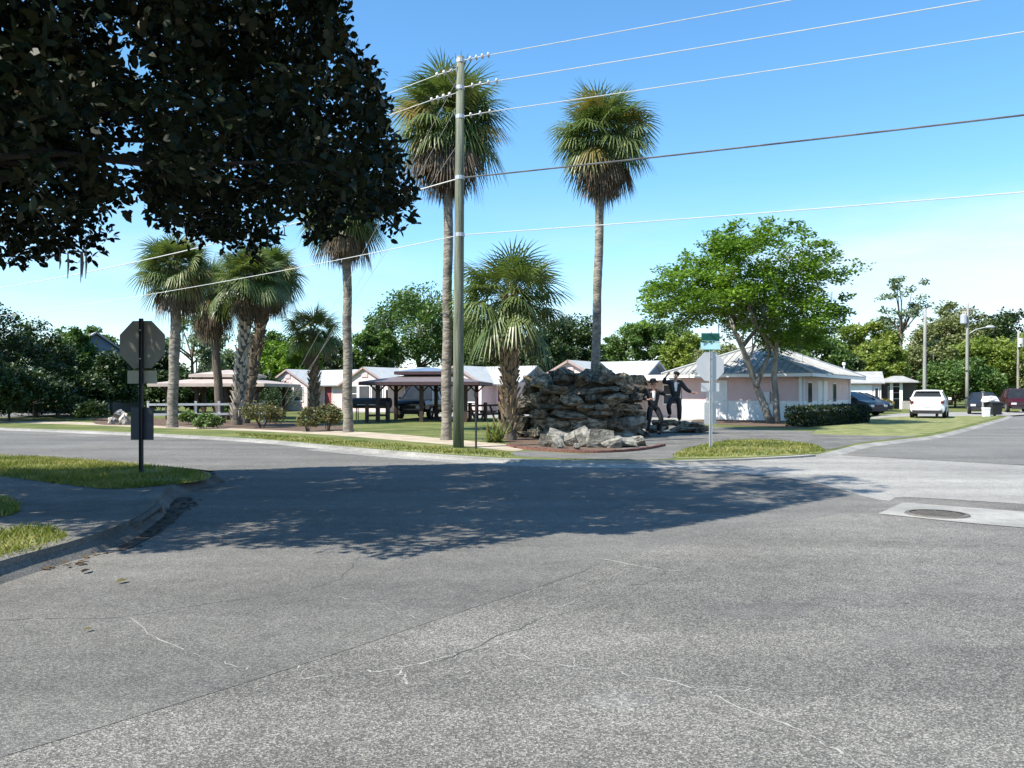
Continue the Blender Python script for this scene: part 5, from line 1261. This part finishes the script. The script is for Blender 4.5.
# ---------------------------------------------------------------- vehicles
def vehicle(loc, heading, label, paint, Lg, Wd, H_, kind='hatch', name='parked_car', cat='car', group='parked vehicles'):
    t = thing(name, label, cat, loc, heading, group)
    h2 = Wd / 2; zb_, belt = .24, (1.04 if kind != 'pickup' else 1.08)
    if kind == 'pickup': st = [(-Lg / 2, .5, belt - .05), (-Lg / 2 + .1, .42, belt), (-.1, .36, belt), (.1, .36, belt), (1.25, .36, belt), (1.5, .38, belt + .02), (Lg / 2 - .25, .40, belt - .06), (Lg / 2, .5, belt - .25)]
    else: st = [(-Lg / 2, .45, belt - .08), (-Lg / 2 + .12, .30, belt + .02), (-Lg / 4, .24, belt + .03), (0, .22, belt), (Lg * .22, .22, belt - .02), (Lg * .30, .24, belt - .04), (Lg / 2 - .3, .28, belt - .18), (Lg / 2, .42, belt - .38)]
    mb = MB(); prev = None
    for i, (x, z0, z1) in enumerate(st):
        e = .78 if i in (0, len(st) - 1) else (.94 if i in (1, len(st) - 2) else 1.0); w = h2 * e
        sec = [(x, -w * .86, z0), (x, -w, z0 + .16), (x, -w * 1.0, z0 + (z1 - z0) * .62), (x, -w * .93, z1 - .02), (x, -w * .80, z1), (x, w * .80, z1), (x, w * .93, z1 - .02), (x, w * 1.0, z0 + (z1 - z0) * .62), (x, w, z0 + .16), (x, w * .86, z0)]
        if prev:
            for j in range(10): k_ = (j + 1) % 10; mb.face([prev[j], prev[k_], sec[k_], sec[j]])
        else: mb.face(sec)
        prev = sec
    mb.face(prev); body = mb.build('body', M[paint], t, smooth=True); bv = body.modifiers.new('bevel', 'BEVEL'); bv.width = .06; bv.segments = 3; bv.limit_method = 'ANGLE'; bv.angle_limit = R(25); bv.harden_normals = True
    if kind == 'pickup': cab = [(-.55, belt, .1), (-.45, H_ - .06, .0), (.75, H_ - .05, .0), (1.45, belt - .01, .1)]
    else: cab = [(-Lg / 2 + .10, belt + .01, 0), (-Lg / 2 + .48, H_ - .08, 0), (Lg * .06, H_ - .05, 0), (Lg * .29, belt - .04, 0)]
    wb, wt = h2 * .90, h2 * .66
    def rib_(x, z): f = (z - belt) / (H_ - belt); w = wb + (wt - wb) * max(0, f); return w
    pr = [(c[0], c[1]) for c in cab]
    mb = MB(); Lp = [(x, -rib_(x, z), z) for x, z in pr]; Rp = [(x, rib_(x, z), z) for x, z in pr]
    mb.face(Lp); mb.face(list(reversed(Rp)))
    for i in range(4): j = (i + 1) % 4; mb.face([Lp[i], Rp[i], Rp[j], Lp[j]])
    mb.build('windows', M['glass'], t)
    mb = MB(); (x1, z1), (x2, z2) = pr[1], pr[2]
    xs = [x1 - .03, x1 + .12, (x1 + x2) / 2, x2 - .12, x2 + .05]; zs = [z1 - .03, H_ - .01, H_ + .015, H_ - .005, z2 - .04]
    top = [[(x, y * wt * 1.03, z - .05 * abs(y) ** 3) for y in (-1, -.7, 0, .7, 1)] for x, z in zip(xs, zs)]
    for i in range(4):
        for j in range(4): mb.face([top[i][j], top[i + 1][j], top[i + 1][j + 1], top[i][j + 1]])
    for i in range(4):
        for j in (0, 4): a, b_ = top[i][j], top[i + 1][j]; mb.face([a, b_, (b_[0], b_[1], b_[2] - .06), (a[0], a[1], a[2] - .06)])
    mb.build('roof', M[paint], t, smooth=True)
    if kind == 'hatch':
        a0, a1 = Vector((pr[0][0] - .03, 0, belt - .03)), Vector((pr[1][0] - .02, 0, pr[1][1])); q0, q1 = a0.lerp(a1, .0), a0.lerp(a1, .38); y0_, y1_ = rib_(0, q0.z) * .98, rib_(0, q1.z) * .99
        mb = MB(); mb.face([(q0.x, -y0_, q0.z), (q0.x, y0_, q0.z), (q1.x - .02, y1_, q1.z), (q1.x - .02, -y1_, q1.z)]); mb.face([(q1.x - .02, -y1_, q1.z), (q1.x - .02, y1_, q1.z), (q1.x + .04, y1_, q1.z), (q1.x + .04, -y1_, q1.z)]); mb.build('tailgate', M[paint], t)
        mb = MB(); mb.bx(pr[1][0] - .16, pr[1][0] + .1, -wt * .95, wt * .95, H_ - .075, H_ - .02); mb.build('spoiler', M[paint], t)
    mb = MB()
    for sgn in (-1, 1):
        for (xa, za), (xb, zb2) in ((pr[0], pr[1]), (pr[3], pr[2])):
            mb.tube([(xa, sgn * (rib_(xa, za) + .005), za), (xb, sgn * (rib_(xb, zb2) + .005), zb2)], .045, 6)
        for fx in (.38, .70):
            xa = pr[0][0] + (pr[3][0] - pr[0][0]) * (fx * .9 + .02); xb = pr[1][0] + (pr[2][0] - pr[1][0]) * fx; mb.tube([(xa, sgn * (wb + .004), belt), (xb, sgn * (wt + .004), H_ - .07)], .035, 5)
    mb.build('pillars', M[paint], t)
    xw = Lg * .30; rw = .33 if kind != 'pickup' else .38
    for x in (-xw, xw):
        for s in (-1, 1):
            mb = MB(); mb.tube([(x, s * (h2 - .20), rw), (x, s * (h2 - .02), rw), (x, s * (h2 + .01), rw)], [rw, rw, rw * .9], 20); w_ = mb.build('wheel', M['rubber'], t)
            mb = MB(); mb.tube([(x, s * (h2 + .006), rw), (x, s * (h2 + .022), rw)], [rw * .64, rw * .58], 16); mb.build('rim', M['rim'], w_)
    xr = -Lg / 2
    for s in (-1, 1):
        mb = MB(); mb.bx(xr - .015, xr + .22, min(s * h2 * .74, s * h2 * .93), max(s * h2 * .74, s * h2 * .93), belt - .20, belt - .06); mb.build('tail_lamp', M['lamp_red'], t)
        mb = MB(); mb.bx(Lg / 2 - .22, Lg / 2 + .012, min(s * h2 * .5, s * h2 * .84), max(s * h2 * .5, s * h2 * .84), belt - .48, belt - .34); mb.build('headlight', M['lamp_clear'], t)
        mb = MB(); mb.bx(Lg * .20, Lg * .20 + .12, min(s * (h2 + .02), s * (h2 + .18)), max(s * (h2 + .02), s * (h2 + .18)), belt + .0, belt + .14); mb.build('wing_mirror', M[paint], t)
    mb = MB(); mb.bx(xr - .07, xr + .1, -h2 * .82, h2 * .82, .28, .46); mb.build('rear_bumper', M['plastic'], t)
    mb = MB(); mb.bx(Lg / 2 - .1, Lg / 2 + .06, -h2 * .80, h2 * .80, .28, .48); mb.build('front_bumper', M['plastic'], t)
    mb = MB(); mb.bx(Lg / 2 - .06, Lg / 2 + .015, -h2 * .42, h2 * .42, belt - .5, belt - .34); mb.build('grille', M['plastic'], t)
    mb = MB(); mb.bx(xr - .022, xr + .02, -.16, .16, .60, .70); mb.build('plate', M['sign_back'], t)
    if kind == 'pickup':
        mb = MB(); mb.bx(-Lg / 2 + .12, -.62, -h2 * .72, h2 * .72, belt - .01, belt + .004); mb.build('truck_bed', M['plastic'], t)
    return t
p = G(927, 418.2, ZB); vehicle(p + Vector((1.0, 1.7, 0)), R(60), 'white hatchback parked on the grass with its rear to the street', 'car_white', 4.35, 1.86, 1.62)
p = G(862, 415.8, ZB); vehicle(p + Vector((0, 2, 0)), R(-62), 'dark grey estate car with bright headlights parked past the clipped hedge', 'car_dark', 4.6, 1.85, 1.55)
p = G(849, 413.6, ZB); vehicle(p + Vector((0, 2, 0)), R(-70), 'silver car mostly hidden behind the far corner of the pink house', 'car_silver', 4.5, 1.8, 1.5)
p = G(878, 414, ZB); vehicle(p + Vector((0, 3.4, 0)), R(-55), 'black car behind the dark grey estate car', 'car_black', 4.5, 1.8, 1.5)
p = G(1001, 414.6, ZB); vehicle(p + Vector((0, 2.2, 0)), R(-118), 'dark blue car standing right behind the wheeled bin', 'bin', 4.4, 1.8, 1.5)
p = G(1021, 412.8, ZB); vehicle(p + Vector((1.2, 2.6, 0)), R(-110), 'maroon pickup truck parked behind the dark bin', 'car_maroon', 5.4, 1.95, 1.78, 'pickup', 'pickup_truck', 'pickup truck')
p = G(421, 419.2, ZB); vehicle(p + Vector((0, 2.2, 0)), R(-104), 'black pickup truck parked behind the dark timber pavilion', 'car_black', 5.4, 1.95, 1.85, 'pickup', 'pickup_truck', 'pickup truck')

# bin and white box at the right
p = G(993.5, 416, ZB); t = thing('wheeled_bin', 'dark wheeled bin with a pale bag on top beside the maroon pickup', 'bin', p, R(10))
def taper(name, w0, d0, w1, d1, z0, z1, m_, parent, off=(0, 0)):
    mb = MB(); a = [(-w0 / 2, -d0 / 2, z0), (w0 / 2, -d0 / 2, z0), (w0 / 2, d0 / 2, z0), (-w0 / 2, d0 / 2, z0)]; b = [(-w1 / 2, -d1 / 2, z1), (w1 / 2, -d1 / 2, z1), (w1 / 2, d1 / 2, z1), (-w1 / 2, d1 / 2, z1)]
    a = [(x + off[0], y + off[1], z) for x, y, z in a]; b = [(x + off[0], y + off[1], z) for x, y, z in b]
    mb.face(a[::-1]); mb.face(b)
    for i in range(4): j = (i + 1) % 4; mb.face([a[i], a[j], b[j], b[i]])
    return mb.build(name, M[m_], parent, bevel=.02)
taper('body', .6, .6, .8, .75, .08, .82, 'plastic', t); taper('lid', .86, .8, .7, .65, .82, .90, 'plastic', t)
for s in (-1, 1): mb = MB(); mb.tube([(s * .3, .3, .1), (s * .36, .3, .1)], .1, 12); mb.build('wheel', M['rubber'], t)
bag = stone_mesh('bag', 77, M['white'], 26, .06); o = put('rubbish_bag', bag, None, (p.x - .15, p.y, p.z + 1.06)); o.scale = (.95, .6, .42); tag(o, 'pale bulging bag lying on the dark bin lid', 'bag')
p = G(986, 416.6, ZB); t = thing('white_box', 'small upright white box standing beside the dark bin', 'box', p); taper('body', .3, .3, .34, .34, 0, .5, 'white', t); taper('lid', .38, .38, .34, .34, .5, .55, 'white', t)

# ---------------------------------------------------------------- the two statues
def skin_mesh(name, joints, bones, m, parent, sub=1):
    ks = list(joints); me = bpy.data.meshes.new(name); me.from_pydata([joints[k][0] for k in ks], [(ks.index(a), ks.index(b)) for a, b in bones], [])
    o = put(name, me, parent); sk = o.modifiers.new('skin', 'SKIN'); sk.use_smooth_shade = True
    for i, kk2 in enumerate(ks):
        r = joints[kk2][1]; r = r if isinstance(r, tuple) else (r, r); me.skin_vertices[0].data[i].radius = r; me.skin_vertices[0].data[i].use_root = (i == 0)
    sb = o.modifiers.new('sub', 'SUBSURF'); sb.levels = sub; sb.render_levels = sub
    bpy.context.view_layer.update(); dg = bpy.context.evaluated_depsgraph_get()
    m2 = bpy.data.meshes.new_from_object(o.evaluated_get(dg)); o.modifiers.clear(); m2.name = name; m2.materials.clear(); m2.materials.append(m); m2.polygons.foreach_set('use_smooth', [True] * len(m2.polygons)); o.data = m2
    return o
def figure(loc, rz, label, J, hat=True):
    """J: joint positions for a 1.75 m figure facing local -y"""
    t = thing('person_statue', label, 'statue', loc, rz, 'dark suited statues on the rocks')
    V3 = Vector
    b = {'pelvis': (J['pelvis'], (.135, .10)), 'waist': (J['waist'], (.125, .09)), 'chest': (J['chest'], (.165, .105)), 'neck': (J['neck'], .058), 'chin': (J['chin'], (.062, .075)), 'head': (J['head'], (.078, .095)), 'crown': (J['crown'], (.058, .07))}
    bones = [('pelvis', 'waist'), ('waist', 'chest'), ('chest', 'neck'), ('neck', 'chin'), ('chin', 'head'), ('head', 'crown')]
    for s in 'lr':
        for nm, r in (('sho', .058), ('elb', .042), ('wri', .030), ('hand', .034)): b[nm + s] = (J[nm + s], r)
        for nm, r in (('hip', .082), ('kne', .058), ('ank', .042), ('toe', .035)): b[nm + s] = (J[nm + s], r)
        bones += [('chest', 'sho' + s), ('sho' + s, 'elb' + s), ('elb' + s, 'wri' + s), ('wri' + s, 'hand' + s), ('pelvis', 'hip' + s), ('hip' + s, 'kne' + s), ('kne' + s, 'ank' + s), ('ank' + s, 'toe' + s)]
        d = (V3(J['hand' + s]) - V3(J['wri' + s])).normalized(); sd_ = d.cross(V3((0, 1, .2))).normalized()
        for i in range(5):
            o_ = (i - 1.5) * .017; ln = (.055, .075, .082, .076, .06)[i] if i < 4 else .05
            if i < 4: b['f%d%s' % (i, s)] = (tuple(V3(J['hand' + s]) + sd_ * o_ + d * .035), .010); b['g%d%s' % (i, s)] = (tuple(V3(J['hand' + s]) + sd_ * o_ * 1.2 + d * (.035 + ln) + V3((0, -.02, -.01))), .008); bones += [('hand' + s, 'f%d%s' % (i, s)), ('f%d%s' % (i, s), 'g%d%s' % (i, s))]
    body = skin_mesh('body', b, bones, M['skin'], t)
    k = 1.22
    tr = {'pelvis': (J['pelvis'], (.155, .12)), 'waist': (tuple(V3(J['pelvis']).lerp(V3(J['waist']), .55)), (.145, .108))}; bo = [('pelvis', 'waist')]
    for s in 'lr':
        tr['hip' + s] = (J['hip' + s], .115); tr['kne' + s] = (J['kne' + s], .092); tr['ank' + s] = (tuple(V3(J['kne' + s]).lerp(V3(J['ank' + s]), .93)), .078); bo += [('pelvis', 'hip' + s), ('hip' + s, 'kne' + s), ('kne' + s, 'ank' + s)]
    skin_mesh('trousers', tr, bo, M['suit'], t)
    jk = {'waist': (J['waist'], (.17, .13)), 'hem': (tuple(V3(J['pelvis']) + V3((0, 0, -.04))), (.17, .135)), 'chest': (J['chest'], (.19, .13)), 'neck': (tuple(V3(J['chest']).lerp(V3(J['neck']), .55)), (.09, .08))}; bo = [('waist', 'hem'), ('waist', 'chest'), ('chest', 'neck')]
    for s in 'lr':
        jk['sho' + s] = (J['sho' + s], .095); jk['elb' + s] = (J['elb' + s], .075); jk['wri' + s] = (tuple(V3(J['elb' + s]).lerp(V3(J['wri' + s]), .9)), .058); bo += [('chest', 'sho' + s), ('sho' + s, 'elb' + s), ('elb' + s, 'wri' + s)]
    skin_mesh('jacket', jk, bo, M['suit'], t)
    cw = V3(J['chest']); ww = V3(J['waist']); sh = {'a': (tuple(cw + V3((0, -.075, .11))), (.062, .05)), 'b': (tuple(cw + V3((0, -.095, -.02))), (.062, .06)), 'c': (tuple(ww + V3((0, -.085, .0))), (.045, .05))}
    skin_mesh('shirt', sh, [('a', 'b'), ('b', 'c')], M['white'], t)
    for s in 'lr':
        skin_mesh('shoe', {'h': (tuple(V3(J['ank' + s]) + V3((0, .02, -.04))), .048), 't': (tuple(V3(J['toe' + s]) + V3((0, 0, .005))), (.05, .04)), 'u': (tuple(V3(J['toe' + s]) + (V3(J['toe' + s]) - V3(J['ank' + s])) * .5 * .6), .034)}, [('h', 't'), ('t', 'u')], M['suit'], t)
    hd = V3(J['head']); cr_ = V3(J['crown'])
    ax = (cr_ - V3(J['chin'])).normalized(); rot = ax.to_track_quat('Z', 'Y').to_matrix().to_4x4(); rot.translation = hd + ax * .055
    if hat:
        mb = MB(); mb.tube([(0, 0, -.012), (0, 0, .0), (0, 0, .012)], [.155, .175, .155], 20); mb.tube([(0, 0, .01), (0, 0, .07), (0, 0, .12), (0, 0, .13)], [.108, .104, .09, .03], 18)
        o = mb.build('hat', M['suit'], t, smooth=True); o.matrix_local = rot
    else:
        mb = MB(); mb.tube([(0, .01, -.03), (0, .005, .03), (0, 0, .065), (0, 0, .075)], [.106, .108, .075, .02], 16); o = mb.build('hair', M['suit'], t, smooth=True); o.matrix_local = rot
    # face
    f_ = V3((0, -1, 0)); ch = V3(J['chin']); mid = ch.lerp(hd, .55)
    mb = MB(); mb.tube([mid + V3((0, -.085, .035)), mid + V3((0, -.108, -.005))], [.010, .018], 6); mb.build('nose', M['skin'], t)
    for s in (-1, 1):
        mb = MB(); mb.tube([mid + V3((s * .032, -.080, .035)), mid + V3((s * .032, -.092, .035))], [.016, .009], 8); mb.build('eye', M['suit'], t)
        mb = MB(); mb.tube([mid + V3((s * .082, .0, -.01)), mid + V3((s * .098, .012, .0)), mid + V3((s * .082, .01, .04))], [.012, .018, .012], 6); mb.build('ear', M['skin'], t)
    mb = MB(); mb.tube([mid + V3((-.03, -.084, -.045)), mid + V3((0, -.092, -.05)), mid + V3((.03, -.084, -.045))], .007, 5); mb.build('mouth', M['door_red'], t)
    return t
B0 = dict(pelvis=(0, 0, .95), waist=(0, 0, 1.08), chest=(0, -.01, 1.32), neck=(0, 0, 1.48), chin=(0, -.03, 1.56), head=(0, -.02, 1.65), crown=(0, -.01, 1.735))
J1 = dict(B0); J1.update(shol=(-.19, 0, 1.41), elbl=(-.42, -.03, 1.20), wril=(-.22, -.18, 1.13), handl=(-.15, -.21, 1.15), shor=(.19, 0, 1.41), elbr=(.42, -.03, 1.30), wrir=(.20, -.16, 1.42), handr=(.14, -.2, 1.44),
                         hipl=(-.10, 0, .90), knel=(-.17, -.12, .50), ankl=(-.22, -.02, .09), toel=(-.25, -.14, .04), hipr=(.10, 0, .90), kner=(.24, -.14, .52), ankr=(.16, .0, .09), toer=(.2, -.13, .04))
J2 = dict(B0); J2.update(head=(.03, -.02, 1.65), crown=(.05, -.01, 1.735), shol=(-.19, 0, 1.42), elbl=(-.42, -.06, 1.40), wril=(-.33, -.14, 1.60), handl=(-.27, -.15, 1.67), shor=(.19, 0, 1.40), elbr=(.36, -.02, 1.16), wrir=(.55, -.06, 1.06), handr=(.62, -.07, 1.05),
                         hipl=(-.10, 0, .90), knel=(-.26, -.20, .62), ankl=(-.18, .02, .28), toel=(-.24, -.12, .22), hipr=(.10, 0, .90), kner=(.13, -.06, .50), ankr=(.13, .02, .09), toer=(.15, -.12, .04))
p = P(653, 423, 27.0); figure((p.x, 27.0, .13), R(8), 'dark suited hatted statue with bent arms leaning at the rock mound edge', J1)
p = P(675.5, 423, 28.3); figure((p.x, 28.3, .44), R(-6), 'dark suited statue in mid leap on the stone ledge, one arm raised', J2, hat=False)
p = P(652, 431, 27.2); tag(stone('loose_stone', SV[3], None, (p.x, 27.2, -.03), (.8, .6, .35), .3, .02), 'dark flat stone under the hatted statue feet', 'stone', 'loose stones at the foot of the mound')
